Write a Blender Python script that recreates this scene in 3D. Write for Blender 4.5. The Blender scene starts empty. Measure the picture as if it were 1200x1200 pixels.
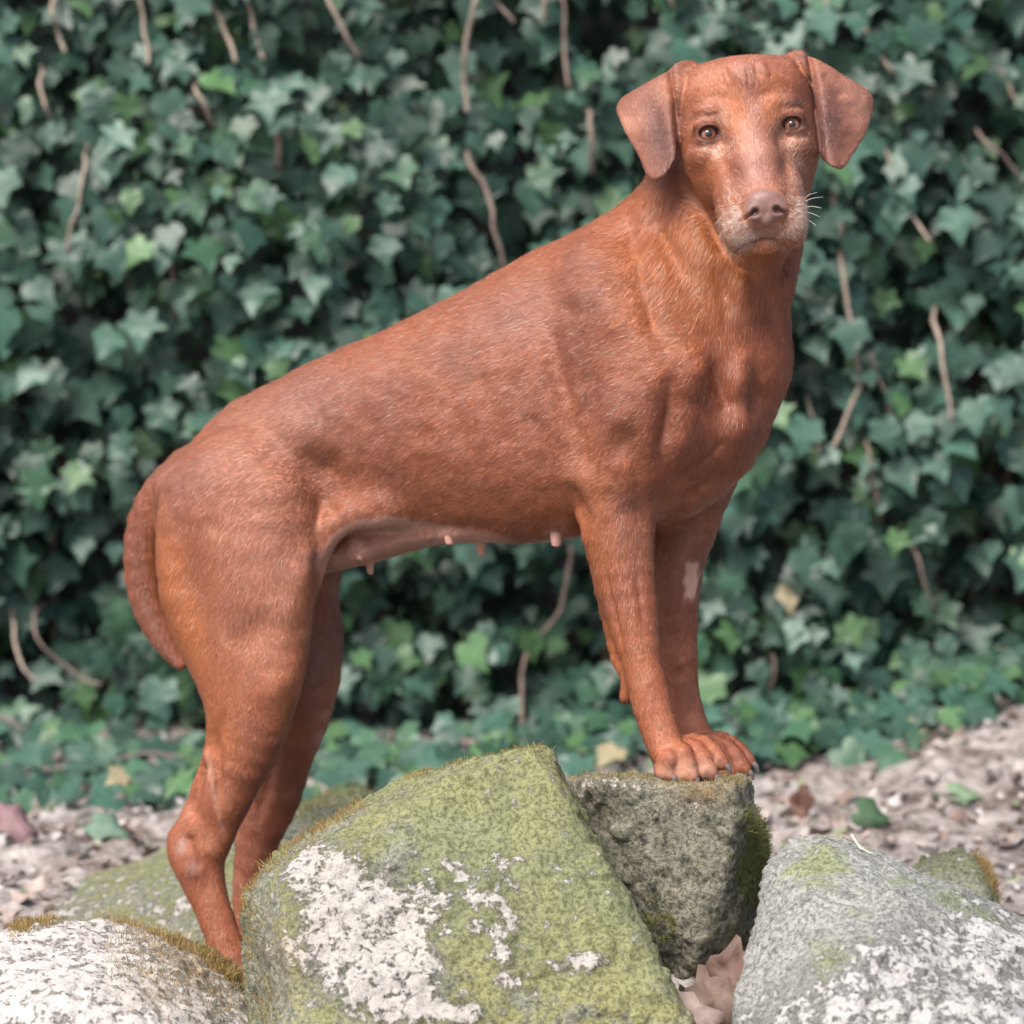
import bpy, bmesh, math, random
import numpy as np
from mathutils import Vector, Matrix, Quaternion

random.seed(7)
rng = np.random.default_rng(11)
C = bpy.context.scene.collection

# ------------------------------------------------------------------ camera
FPX = 3800.0                      # focal length in photograph pixels (1200 px wide)
CAM_H = 0.812
PITCH = math.radians(4.0)
cam = bpy.data.cameras.new('camera')
cam_o = bpy.data.objects.new('camera', cam)
C.objects.link(cam_o)
cam_o.location = (0, 0, CAM_H)
cam_o.rotation_euler = (math.radians(90) - PITCH, 0, 0)
cam.sensor_width = 36.0
cam.lens = 36.0 * FPX / 1200.0
cam.clip_end = 200.0
cam.dof.use_dof = True
cam.dof.focus_distance = 3.77
cam.dof.aperture_fstop = 4.4
bpy.context.scene.camera = cam_o

# ------------------------------------------------------------------ light
scene = bpy.context.scene
world = bpy.data.worlds.new('World')
scene.world = world
world.use_nodes = True
SUN_EL, SUN_AZ = math.radians(52), math.radians(212)     # azimuth from +Y (north) clockwise
nt = world.node_tree
bg = nt.nodes['Background']
sky = nt.nodes.new('ShaderNodeTexSky')
sky.sky_type = 'NISHITA'
sky.sun_disc = False
sky.sun_elevation = SUN_EL
sky.sun_rotation = SUN_AZ
sky.dust_density = 4.0
sky.air_density = 1.0
sky.ozone_density = 1.0
nt.links.new(sky.outputs['Color'], bg.inputs['Color'])
bg.inputs['Strength'].default_value = 0.115
sun = bpy.data.lights.new('sun', 'SUN')
sun.energy = 3.0
sun.angle = math.radians(26)
sun.color = (1.0, 0.95, 0.88)
sun_o = bpy.data.objects.new('sun', sun)
C.objects.link(sun_o)
sd = Vector((math.sin(SUN_AZ) * math.cos(SUN_EL), math.cos(SUN_AZ) * math.cos(SUN_EL), math.sin(SUN_EL)))
sun_o.rotation_euler = sd.to_track_quat('Z', 'Y').to_euler()
scene.view_settings.view_transform = 'Standard'
scene.view_settings.look = 'None'
scene.view_settings.exposure = 0.95
scene.view_settings.gamma = 1.0
scene.view_settings.use_curve_mapping = False
scene.render.engine = 'CYCLES'

# ------------------------------------------------------------------ maths helpers
CP, SP_ = math.cos(PITCH), math.sin(PITCH)
F_ = np.array([0, CP, -SP_]); U_ = np.array([0, SP_, CP]); R_ = np.array([1.0, 0, 0])
CAMP = np.array([0, 0, CAM_H])

def ray(px, py):
    return F_ + (px - 600) / FPX * R_ - (py - 600) / FPX * U_

def at(px, py, Y):
    d = ray(px, py)
    return CAMP + d * (Y / d[1])

def proj(P):
    q = P - CAMP
    z = q @ F_
    return 600 + FPX * (q @ R_) / z, 600 - FPX * (q @ U_) / z

def unit(v):
    v = np.asarray(v, float)
    return v / (np.linalg.norm(v) + 1e-12)

def unitr(v):
    return v / (np.linalg.norm(v, axis=-1, keepdims=True) + 1e-12)

def hash3(ix, iy, iz, seed):
    h = (ix.astype(np.int64) * 374761393 + iy.astype(np.int64) * 668265263 + iz.astype(np.int64) * 2147483647 + seed * 974634777) & 0xFFFFFFFF
    h = ((h ^ (h >> 13)) * 1274126177) & 0xFFFFFFFF
    h = ((h ^ (h >> 16)) * 2246822519) & 0xFFFFFFFF
    h = h ^ (h >> 15)
    return (h & 0xFFFFFF).astype(np.float32) / float(0xFFFFFF) * 2 - 1

def vnoise(P, seed=0):
    P = np.asarray(P, float)
    i = np.floor(P).astype(np.int64)
    f = P - i
    f = f * f * f * (f * (f * 6 - 15) + 10)
    r = 0
    for dx in (0, 1):
        wx = f[:, 0] if dx else 1 - f[:, 0]
        for dy in (0, 1):
            wy = f[:, 1] if dy else 1 - f[:, 1]
            for dz in (0, 1):
                wz = f[:, 2] if dz else 1 - f[:, 2]
                r = r + wx * wy * wz * hash3(i[:, 0] + dx, i[:, 1] + dy, i[:, 2] + dz, seed)
    return r

def fbm(P, scale, octaves=4, seed=0, gain=0.5):
    P = np.asarray(P, float) * scale
    a, s, r = 1.0, 0.0, 0
    for o in range(octaves):
        r = r + a * vnoise(P + 17.3 * o, seed + o)
        s += a
        a *= gain
        P = P * 2.03
    return r / s * 1.6

def sstep(a, b, x):
    t = np.clip((x - a) / (b - a), 0, 1)
    return t * t * (3 - 2 * t)

def new_mesh_obj(name, verts, faces, mat=None, parent=None, smooth=True):
    me = bpy.data.meshes.new(name)
    if isinstance(faces, np.ndarray):
        n, k = faces.shape
        me.vertices.add(len(verts))
        me.vertices.foreach_set('co', np.asarray(verts, np.float32).ravel())
        me.loops.add(n * k)
        me.loops.foreach_set('vertex_index', faces.astype(np.int32).ravel())
        me.polygons.add(n)
        me.polygons.foreach_set('loop_start', np.arange(0, n * k, k, dtype=np.int32))
        me.polygons.foreach_set('loop_total', np.full(n, k, dtype=np.int32))
        me.update(calc_edges=True)
        me.validate()
    else:
        me.from_pydata([tuple(map(float, v)) for v in verts], [], [tuple(map(int, f)) for f in faces])
        me.update()
    if smooth:
        me.polygons.foreach_set('use_smooth', np.ones(len(me.polygons), dtype=bool))
    if mat:
        me.materials.append(mat)
    o = bpy.data.objects.new(name, me)
    C.objects.link(o)
    if parent:
        o.parent = parent
        o.matrix_parent_inverse = Matrix.Translation(-parent.location) if parent.type == 'EMPTY' else Matrix.Identity(4)
    return o

def empty(name, loc, label, cat, group=None):
    o = bpy.data.objects.new(name, None)
    C.objects.link(o)
    o.location = Vector([float(a) for a in loc])
    o.empty_display_size = 0.05
    o['label'] = label
    o['category'] = cat
    if group:
        o['group'] = group
    return o

def tag(o, label, cat, group=None):
    o['label'] = label
    o['category'] = cat
    if group:
        o['group'] = group
    return o

def set_attr(me, name, vals, kind='FLOAT'):
    a = me.attributes.new(name, kind, 'POINT')
    vals = np.asarray(vals, np.float32)
    if kind == 'FLOAT':
        a.data.foreach_set('value', vals)
    elif kind == 'FLOAT_COLOR':
        if vals.shape[1] == 3:
            vals = np.concatenate([vals, np.ones((len(vals), 1), np.float32)], 1)
        a.data.foreach_set('color', vals.ravel())

def make_hair(name, pts, rad, cols, mat, parent=None, nrm=None):
    n, k, _ = pts.shape
    hc = bpy.data.hair_curves.new(name)
    hc.add_curves([k] * n)
    hc.points.foreach_set('position', pts.astype(np.float32).ravel())
    ra = hc.attributes.get('radius') or hc.attributes.new('radius', 'FLOAT', 'POINT')
    ra.data.foreach_set('value', np.asarray(rad, np.float32).ravel())
    ca = hc.attributes.new('coat_colour', 'FLOAT_COLOR', 'CURVE')
    cc = np.concatenate([cols, np.ones((n, 1))], 1).astype(np.float32)
    ca.data.foreach_set('color', cc.ravel())
    if nrm is not None:
        na = hc.attributes.new('root_normal', 'FLOAT_VECTOR', 'CURVE')
        na.data.foreach_set('vector', nrm.astype(np.float32).ravel())
    hc.materials.append(mat)
    o = bpy.data.objects.new(name, hc)
    C.objects.link(o)
    if parent:
        o.parent = parent
        o.matrix_parent_inverse = Matrix.Translation(-parent.location)
    return o

# ------------------------------------------------------------------ implicit surfaces
def ell_dist(qa, qb, qc, ra, rb, rc):
    k0 = np.sqrt((qa / ra) ** 2 + (qb / rb) ** 2 + (qc / rc) ** 2)
    k1 = np.sqrt((qa / ra ** 2) ** 2 + (qb / rb ** 2) ** 2 + (qc / rc ** 2) ** 2)
    return k0 * (k0 - 1) / (k1 + 1e-6)

class Bone:
    def __init__(s, A, B, ra, rb, lat, k=0.015, op='u'):
        s.A = np.asarray(A, float); s.B = np.asarray(B, float)
        s.ra, s.rb, s.k, s.op = ra, rb, k, op          # ra=(in-plane, lateral) at A, rb at B
        d = s.B - s.A
        s.len2 = float(d @ d) + 1e-12
        s.ax = unit(d)
        lat = np.asarray(lat, float)
        s.lat = unit(lat - (lat @ s.ax) * s.ax)
        s.inn = np.cross(s.ax, s.lat)
        s.c = (s.A + s.B) / 2
        s.R = math.sqrt(s.len2) / 2 + max(ra + rb)
    def __call__(s, P):
        q = P - s.A
        t = np.clip(q @ (s.B - s.A) / s.len2, 0, 1)
        q = q - t[:, None] * (s.B - s.A)
        a = s.ra[0] + (s.rb[0] - s.ra[0]) * t
        b = s.ra[1] + (s.rb[1] - s.ra[1]) * t
        m = (a + b) / 2
        return ell_dist(q @ s.inn, q @ s.lat, q @ s.ax, a, b, m)

class Ell:
    def __init__(s, c, axes, r, k=0.01, op='u'):
        s.c = np.asarray(c, float); s.M = np.asarray(axes, float); s.r = r; s.k = k; s.op = op
        s.R = max(r)
    def __call__(s, P):
        q = (P - s.c) @ s.M.T
        return ell_dist(q[:, 0], q[:, 1], q[:, 2], *s.r)

class Fn:
    def __init__(s, f, c, R, k=0.01, op='u'):
        s.f, s.c, s.R, s.k, s.op = f, np.asarray(c, float), R, k, op
    def __call__(s, P):
        return s.f(P)

def sdf_eval(P, prims, cen=None, rad=0):
    D = np.full(len(P), 0.06, np.float64)
    for p in prims:
        if cen is not None and np.linalg.norm(p.c - cen) > p.R + rad + p.k + 0.012:
            continue
        d = p(P)
        k = p.k
        if p.op == 'u':
            h = np.maximum(k - np.abs(D - d), 0) / k
            D = np.minimum(D, d) - h * h * k * 0.25
        else:
            d = -d
            h = np.maximum(k - np.abs(D - d), 0) / k
            D = np.maximum(D, d) + h * h * k * 0.25
    return D

def surface_net(xs, ys, zs, evalf, block=20):
    nx, ny, nz = len(xs), len(ys), len(zs)
    D = np.full((nx, ny, nz), 0.06, np.float32)
    for i in range(0, nx, block):
        for j in range(0, ny, block):
            for k in range(0, nz, block):
                X, Y, Z = xs[i:i + block], ys[j:j + block], zs[k:k + block]
                lo = np.array([X[0], Y[0], Z[0]]); hi = np.array([X[-1], Y[-1], Z[-1]])
                cen = (lo + hi) / 2; rad = np.linalg.norm(hi - lo) / 2
                r = evalf(cen[None], cen, rad)
                if r is None:
                    continue
                if abs(r[0]) > rad * 1.6 + 0.02:
                    D[i:i + block, j:j + block, k:k + block] = r[0]
                    continue
                G = np.stack(np.meshgrid(X, Y, Z, indexing='ij'), -1).reshape(-1, 3)
                D[i:i + block, j:j + block, k:k + block] = evalf(G, cen, rad).reshape(len(X), len(Y), len(Z))
    ins = D < 0
    a = np.zeros((nx - 1, ny - 1, nz - 1), np.uint8)
    for dx in (0, 1):
        for dy in (0, 1):
            for dz in (0, 1):
                a += ins[dx:nx - 1 + dx, dy:ny - 1 + dy, dz:nz - 1 + dz]
    act = (a > 0) & (a < 8)
    I, J, K = np.nonzero(act)
    idx = np.full(act.shape, -1, np.int32)
    idx[I, J, K] = np.arange(len(I))
    acc = np.zeros((len(I), 3)); cnt = np.zeros(len(I))
    cor = [(dx, dy, dz) for dx in (0, 1) for dy in (0, 1) for dz in (0, 1)]
    for c0 in cor:
        for ax in range(3):
            if c0[ax]:
                continue
            c1 = list(c0); c1[ax] = 1
            d0 = D[I + c0[0], J + c0[1], K + c0[2]]; d1 = D[I + c1[0], J + c1[1], K + c1[2]]
            m = (d0 < 0) != (d1 < 0)
            t = np.where(m, d0 / np.where(m, d0 - d1, 1), 0)
            p0 = np.stack([xs[I + c0[0]], ys[J + c0[1]], zs[K + c0[2]]], 1)
            p1 = np.stack([xs[I + c1[0]], ys[J + c1[1]], zs[K + c1[2]]], 1)
            acc += np.where(m[:, None], p0 + (p1 - p0) * t[:, None], 0)
            cnt += m
    V = acc / cnt[:, None]
    quads = []
    for ax in range(3):
        s0 = [slice(None)] * 3; s1 = [slice(None)] * 3
        s0[ax] = slice(0, -1); s1[ax] = slice(1, None)
        m = ins[tuple(s0)] != ins[tuple(s1)]
        o1, o2 = [(1, 2), (2, 0), (0, 1)][ax]
        sl = [slice(None)] * 3
        sl[o1] = slice(1, -1); sl[o2] = slice(1, -1)
        off = [0, 0, 0]; off[o1] = 1; off[o2] = 1
        e = np.argwhere(m[tuple(sl)]) + np.array(off)
        # drop those on border
        ok = (e[:, o1] < act.shape[o1]) & (e[:, o2] < act.shape[o2])
        e = e[ok]
        def g(da, db):
            q = e.copy(); q[:, o1] -= da; q[:, o2] -= db
            return idx[q[:, 0], q[:, 1], q[:, 2]]
        q = np.stack([g(1, 1), g(0, 1), g(0, 0), g(1, 0)], 1)
        flip = ~ins[e[:, 0], e[:, 1], e[:, 2]]
        q[flip] = q[flip][:, ::-1]
        quads.append(q)
    Q = np.concatenate(quads)
    Q = Q[(Q >= 0).all(1)]
    return V, Q

def vnormals(V, Q):
    n = np.cross(V[Q[:, 2]] - V[Q[:, 0]], V[Q[:, 3]] - V[Q[:, 1]])
    N = np.zeros_like(V)
    for k in range(4):
        for c in range(3):
            N[:, c] += np.bincount(Q[:, k], n[:, c], len(V))
    return unitr(N)

def laplacian(V, Q, it=1, w=0.5, mask=None):
    for _ in range(it):
        S = np.zeros_like(V); n = np.zeros(len(V))
        for k in range(4):
            a, b = Q[:, k], Q[:, (k + 1) % 4]
            for c in range(3):
                S[:, c] += np.bincount(a, V[b, c], len(V)) + np.bincount(b, V[a, c], len(V))
            n += np.bincount(a, minlength=len(V)) + np.bincount(b, minlength=len(V))
        T = S / np.maximum(n, 1)[:, None]
        ww = w if mask is None else (w * mask)[:, None]
        V = V + (T - V) * ww
    return V

# ------------------------------------------------------------------ material helpers
def mat_new(name):
    m = bpy.data.materials.new(name)
    m.use_nodes = True
    nt = m.node_tree
    return m, nt, nt.nodes, nt.links, nt.nodes['Principled BSDF']

def N(nodes, t, **kw):
    n = nodes.new(t)
    for k, v in kw.items():
        setattr(n, k, v)
    return n

def noise_node(nodes, links, vec, scale, detail=4, rough=0.55, dist=0.0):
    n = nodes.new('ShaderNodeTexNoise')
    n.inputs['Scale'].default_value = scale
    n.inputs['Detail'].default_value = detail
    n.inputs['Roughness'].default_value = rough
    n.inputs['Distortion'].default_value = dist
    links.new(vec, n.inputs['Vector'])
    return n.outputs['Fac']

def ramp(nodes, links, fac, stops, interp='LINEAR'):
    r = nodes.new('ShaderNodeValToRGB')
    r.color_ramp.interpolation = interp
    el = r.color_ramp.elements
    while len(el) < len(stops):
        el.new(0.5)
    for e, (p, c) in zip(el, stops):
        e.position = p
        e.color = (c[0], c[1], c[2], 1) if len(c) == 3 else c
    links.new(fac, r.inputs['Fac'])
    return r.outputs['Color']

def mix(nodes, links, fac, a, b, mode='MIX'):
    m = nodes.new('ShaderNodeMix')
    m.data_type = 'RGBA'
    m.blend_type = mode
    def put(sock, v):
        if isinstance(v, (int, float)):
            sock.default_value = v
        elif isinstance(v, tuple):
            sock.default_value = (v[0], v[1], v[2], 1)
        else:
            links.new(v, sock)
    put(m.inputs[0], fac)
    put(m.inputs[6], a)
    put(m.inputs[7], b)
    return m.outputs[2]

def math_n(nodes, links, op, a, b=None, c=None, clamp=False):
    m = nodes.new('ShaderNodeMath')
    m.operation = op
    m.use_clamp = clamp
    for i, v in enumerate((a, b, c)):
        if v is None:
            continue
        if isinstance(v, (int, float)):
            m.inputs[i].default_value = v
        else:
            links.new(v, m.inputs[i])
    return m.outputs[0]

def bump(nodes, links, height, strength, dist, prev=None):
    b = nodes.new('ShaderNodeBump')
    b.inputs['Strength'].default_value = strength
    b.inputs['Distance'].default_value = dist
    links.new(height, b.inputs['Height'])
    if prev:
        links.new(prev, b.inputs['Normal'])
    return b.outputs['Normal']

#@@SETTING
# ================================================================== SETTING: ground and wall
def ground_h(x, y):
    P = np.stack([x, y, np.zeros_like(x)], 1)
    h = 0.022 * fbm(P, 3.0, 4, 3) + 0.011 * fbm(P, 11.0, 4, 9) + 0.007 * fbm(P, 38.0, 2, 19)
    h += 0.095 * sstep(0.50, 0.95, x) * sstep(5.0, 5.6, y) + 0.03 * sstep(0.1, 0.5, x) * sstep(4.6, 5.6, y)
    h += 0.05 * sstep(5.85, 6.25, y)
    h += 0.10 * np.exp(-((x - 0.21) / 0.12) ** 2 - ((y - 3.80) / 0.20) ** 2)       # soil banked up between the rocks
    h -= 0.085
    return h

def make_ground():
    m, nt, nodes, links, pb = mat_new('litter_soil')
    tc = N(nodes, 'ShaderNodeTexCoord').outputs['Object']
    n1 = noise_node(nodes, links, tc, 9, 6, 0.62, 0.6)
    n2 = noise_node(nodes, links, tc, 38, 6, 0.6, 0.9)
    vo = nodes.new('ShaderNodeTexVoronoi'); vo.inputs['Scale'].default_value = 26
    vo.inputs['Randomness'].default_value = 1
    links.new(tc, vo.inputs['Vector'])
    c1 = ramp(nodes, links, n2, [(0.30, (0.15, 0.125, 0.115)), (0.40, (0.33, 0.305, 0.295)), (0.54, (0.47, 0.45, 0.44)), (0.75, (0.58, 0.565, 0.555))])
    c2 = ramp(nodes, links, n1, [(0.36, (0.30, 0.24, 0.21)), (0.5, (0.8, 0.74, 0.72)), (0.65, (1, 0.97, 0.95))])
    c = mix(nodes, links, 1.0, c1, c2, 'MULTIPLY')
    vd = ramp(nodes, links, vo.outputs['Distance'], [(0.15, (1.1, 1.08, 1.06)), (0.6, (0.55, 0.52, 0.5))])
    vc = mix(nodes, links, 0.5, c, vd, 'MULTIPLY')
    links.new(vc, pb.inputs['Base Color'])
    pb.inputs['Roughness'].default_value = 0.95
    links.new(bump(nodes, links, n2, 0.9, 0.02), pb.inputs['Normal'])
    # one sheet, fine near the scene and coarse out to the horizon
    xs = np.concatenate([np.linspace(-60, -3, 14)[:-1], np.linspace(-3, 3, 300), np.linspace(3, 60, 14)[1:]])
    ys = np.concatenate([np.linspace(-60, 2.5, 14)[:-1], np.linspace(2.5, 6.9, 210), np.linspace(6.9, 90, 14)[1:]])
    X, Y = np.meshgrid(xs, ys, indexing='ij')
    Z = ground_h(X.ravel(), Y.ravel())
    V = np.stack([X.ravel(), Y.ravel(), Z], 1)
    nx, ny = len(xs), len(ys)
    I, J = np.meshgrid(np.arange(nx - 1), np.arange(ny - 1), indexing='ij')
    a = (I * ny + J).ravel()
    Q = np.stack([a, a + ny, a + ny + 1, a + 1], 1)
    o = new_mesh_obj('ground', V, Q, m)
    o['kind'] = 'structure'
    return o

def make_wall():
    m, nt, nodes, links, pb = mat_new('old_stone_wall')
    tc = N(nodes, 'ShaderNodeTexCoord').outputs['Object']
    n1 = noise_node(nodes, links, tc, 6, 5, 0.6, 0.4)
    c1 = ramp(nodes, links, n1, [(0.3, (0.05, 0.045, 0.045)), (0.55, (0.16, 0.155, 0.17)), (0.75, (0.26, 0.25, 0.28))])
    links.new(c1, pb.inputs['Base Color'])
    pb.inputs['Roughness'].default_value = 0.9
    xs = np.linspace(-4, 4, 200); zs = np.linspace(-0.25, 2.8, 80)
    X, Z = np.meshgrid(xs, zs, indexing='ij')
    P = np.stack([X.ravel(), np.zeros(X.size), Z.ravel()], 1)
    Yf = 6.50 + 0.05 * fbm(P, 3.0, 4, 5)
    nx, nz = len(xs), len(zs)
    F = np.stack([X.ravel(), Yf, Z.ravel()], 1)
    B = np.stack([X.ravel(), Yf * 0 + 6.9, Z.ravel()], 1)
    I, J = np.meshgrid(np.arange(nx - 1), np.arange(nz - 1), indexing='ij')
    a = (I * nz + J).ravel()
    Q1 = np.stack([a, a + nz, a + nz + 1, a + 1], 1)
    n = nx * nz
    Q2 = Q1[:, ::-1] + n
    # rim
    rim = []
    for i in range(nx - 1):
        t0 = i * nz + nz - 1; t1 = (i + 1) * nz + nz - 1
        rim.append((t0, t1, t1 + n, t0 + n)); b0 = i * nz; b1 = (i + 1) * nz
        rim.append((b1, b0, b0 + n, b1 + n))
    for j in range(nz - 1):
        rim.append((j + 1, j, j + n, j + 1 + n)); e = (nx - 1) * nz
        rim.append((e + j, e + j + 1, e + j + 1 + n, e + j + n))
    Q = np.concatenate([Q1, Q2, np.array(rim)])
    o = new_mesh_obj('garden_wall', np.concatenate([F, B]), Q, m)
    tag(o, 'grey stone garden wall almost hidden behind the hanging ivy', 'wall')
    return o

make_ground()
make_wall()

# ------------------------------------------------------------------ ivy
def ivy_leaf(var):
    r = random.Random(100 + var)
    half = [(0.00, 0.02), (0.10, -0.10), (0.26, -0.14), (0.42, -0.08), (0.43, 0.06), (0.46, 0.18),
            (0.56, 0.30), (0.60, 0.42), (0.47, 0.45), (0.34, 0.52), (0.23, 0.68), (0.12, 0.84)]
    if var % 3 == 1:
        half = [(0.00, 0.03), (0.12, -0.12), (0.28, -0.12), (0.40, 0.0), (0.44, 0.14), (0.50, 0.28), (0.46, 0.36),
                (0.34, 0.44), (0.22, 0.60), (0.12, 0.78), (0.05, 0.88)]
    if var % 3 == 2:
        half = [(0.00, 0.02), (0.10, -0.14), (0.30, -0.22), (0.40, -0.10), (0.38, 0.04), (0.42, 0.14),
                (0.56, 0.22), (0.70, 0.32), (0.54, 0.40), (0.36, 0.44), (0.24, 0.60), (0.13, 0.80)]
    pts = [(x * r.uniform(0.9, 1.1), y) for x, y in half]
    left = [(-x * r.uniform(0.9, 1.08), y) for x, y in half[1:]]
    out = pts + [(r.uniform(-.03, .03), 0.98)] + left[::-1]
    cup = r.uniform(0.15, 0.55); droop = r.uniform(0.15, 0.5); fold = r.uniform(0.05, 0.25)
    def z(x, y):
        return fold * abs(x) - cup * x * x - droop * max(y - 0.1, 0) ** 2 + 0.03 * math.sin(9 * x + 7 * y + var)
    V = [(x, y, z(x, y)) for x, y in out]
    n = len(V)
    mids = [(0, 0.16), (0, 0.40), (0, 0.66)]
    for (x, y) in mids:
        V.append((x, y, z(x, y) - 0.015))
    V.append((0, 0.02, 0)); V.append((0.018, -0.45, -0.15)); V.append((-0.018, -0.45, -0.15))
    F = []
    def mid_for(y):
        return n + (0 if y < 0.28 else 1 if y < 0.52 else 2)
    for i in range(n):
        j = (i + 1) % n
        mi, mj = mid_for(V[i][1]), mid_for(V[j][1])
        F.append((i, j, mi))
        if mi != mj:
            F.append((j, mj, mi))
    F.append((n + 3, n + 4, n + 5))
    return np.array(V), np.array(F)

leafs = [ivy_leaf(v) for v in range(9)]

def leaf_material(name, src):
    m, nt, nodes, links, pb = mat_new(name)
    if src == 'object':
        col = N(nodes, 'ShaderNodeObjectInfo').outputs['Color']
    else:
        a = N(nodes, 'ShaderNodeAttribute'); a.attribute_name = 'leaf_colour'
        col = a.outputs['Color']
    uvx = N(nodes, 'ShaderNodeAttribute'); uvx.attribute_name = 'leaf_uv'
    sep = N(nodes, 'ShaderNodeSeparateXYZ'); links.new(uvx.outputs['Vector'], sep.inputs[0])
    ax = math_n(nodes, links, 'ABSOLUTE', sep.outputs[0])
    # veins: midrib, and side veins running obliquely to the lobes
    v1 = math_n(nodes, links, 'LESS_THAN', ax, 0.012)
    ob = math_n(nodes, links, 'MULTIPLY_ADD', ax, -0.75, sep.outputs[1])
    v2a = math_n(nodes, links, 'ABSOLUTE', math_n(nodes, links, 'SUBTRACT', ob, 0.04))
    v2 = math_n(nodes, links, 'LESS_THAN', v2a, 0.012)
    v3a = math_n(nodes, links, 'ABSOLUTE', math_n(nodes, links, 'SUBTRACT', math_n(nodes, links, 'MULTIPLY_ADD', ax, 0.3, sep.outputs[1]), 0.04))
    v3 = math_n(nodes, links, 'LESS_THAN', v3a, 0.01)
    v = math_n(nodes, links, 'MAXIMUM', math_n(nodes, links, 'MAXIMUM', v1, v2), v3)
    v = math_n(nodes, links, 'MULTIPLY', v, 0.38)
    light = mix(nodes, links, 1.0, col, (2.2, 1.9, 1.8), 'MULTIPLY')
    c = mix(nodes, links, v, col, light)
    tc = N(nodes, 'ShaderNodeTexCoord').outputs['Object']
    nz = noise_node(nodes, links, tc, 30, 3)
    c = mix(nodes, links, 0.5, c, ramp(nodes, links, nz, [(0.3, (0.6, 0.6, 0.6)), (0.7, (1.2, 1.2, 1.2))]), 'MULTIPLY')
    links.new(c, pb.inputs['Base Color'])
    pb.inputs['Roughness'].default_value = 0.44
    pb.inputs['Specular IOR Level'].default_value = 0.42
    tr = N(nodes, 'ShaderNodeBsdfTranslucent')
    links.new(c, tr.inputs['Color'])
    mx = N(nodes, 'ShaderNodeMixShader'); mx.inputs[0].default_value = 0.18
    links.new(pb.outputs[0], mx.inputs[1]); links.new(tr.outputs[0], mx.inputs[2])
    links.new(mx.outputs[0], nodes['Material Output'].inputs['Surface'])
    return m

ivy = empty('ivy_hedge', (0, 6.15, -0.05), 'dense dark green ivy hanging over the whole wall behind the dog', 'ivy')
M_leaf_obj = leaf_material('ivy_leaf_single', 'object')
M_leaf_att = leaf_material('ivy_leaf_mass', 'attr')

def leaf_colour(px, py, r):
    t = r.random()
    # cooler and darker on the whole; fresh green patches upper left and at the foot
    fresh = 0.10 + 0.30 * math.exp(-((px - 270) / 140) ** 2 - ((py - 230) / 170) ** 2) + 0.22 * (1 if py > 700 else 0)
    if t < 0.003:
        return (0.30, 0.26, 0.16)
    if t < 0.03 + fresh * 0.35:
        k = r.uniform(0.8, 1.25)
        return (0.062 * k, 0.135 * k, 0.055 * k)
    if t < 0.05 + fresh:
        k = r.uniform(0.7, 1.2)
        return (0.040 * k, 0.102 * k, 0.058 * k)
    k = r.choice((0.6, 0.85, 1.0, 1.2, 1.4)) * r.uniform(0.85, 1.15)
    return (0.036 * k, 0.086 * k, 0.063 * k)

def leaf_matrix(loc, size, nrm, tip):
    n = unit(nrm)
    t = unit(np.asarray(tip) - (np.asarray(tip) @ n) * n)
    x = np.cross(t, n)
    return np.stack([x * size, t * size, n * size], 1), np.asarray(loc)

# dark hollows seen in the photograph (px, py, rx, ry)
HOLES = [(120, 350, 40, 25), (240, 370, 30, 25), (350, 40, 25, 25), (600, 80, 60, 35), (590, 250, 40, 45), (680, 230, 40, 30),
         (60, 700, 60, 60), (35, 760, 60, 50), (470, 700, 60, 50), (690, 740, 35, 70), (590, 690, 40, 40), (930, 400, 25, 30), (1075, 370, 45, 30),
         (1165, 385, 30, 25), (960, 570, 40, 25), (1100, 660, 50, 25), (1160, 700, 50, 45), (1040, 700, 30, 30), (910, 640, 30, 35), (1150, 600, 40, 40),
         (880, 100, 40, 30), (1010, 130, 25, 20), (150, 620, 25, 50), (210, 540, 30, 30), (720, 190, 30, 30), (1130, 130, 25, 20), (730, 30, 25, 20),
         (215, 850, 30, 20), (420, 830, 40, 20), (20, 480, 25, 20), (430, 330, 30, 25), (330, 300, 25, 25)]

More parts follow.
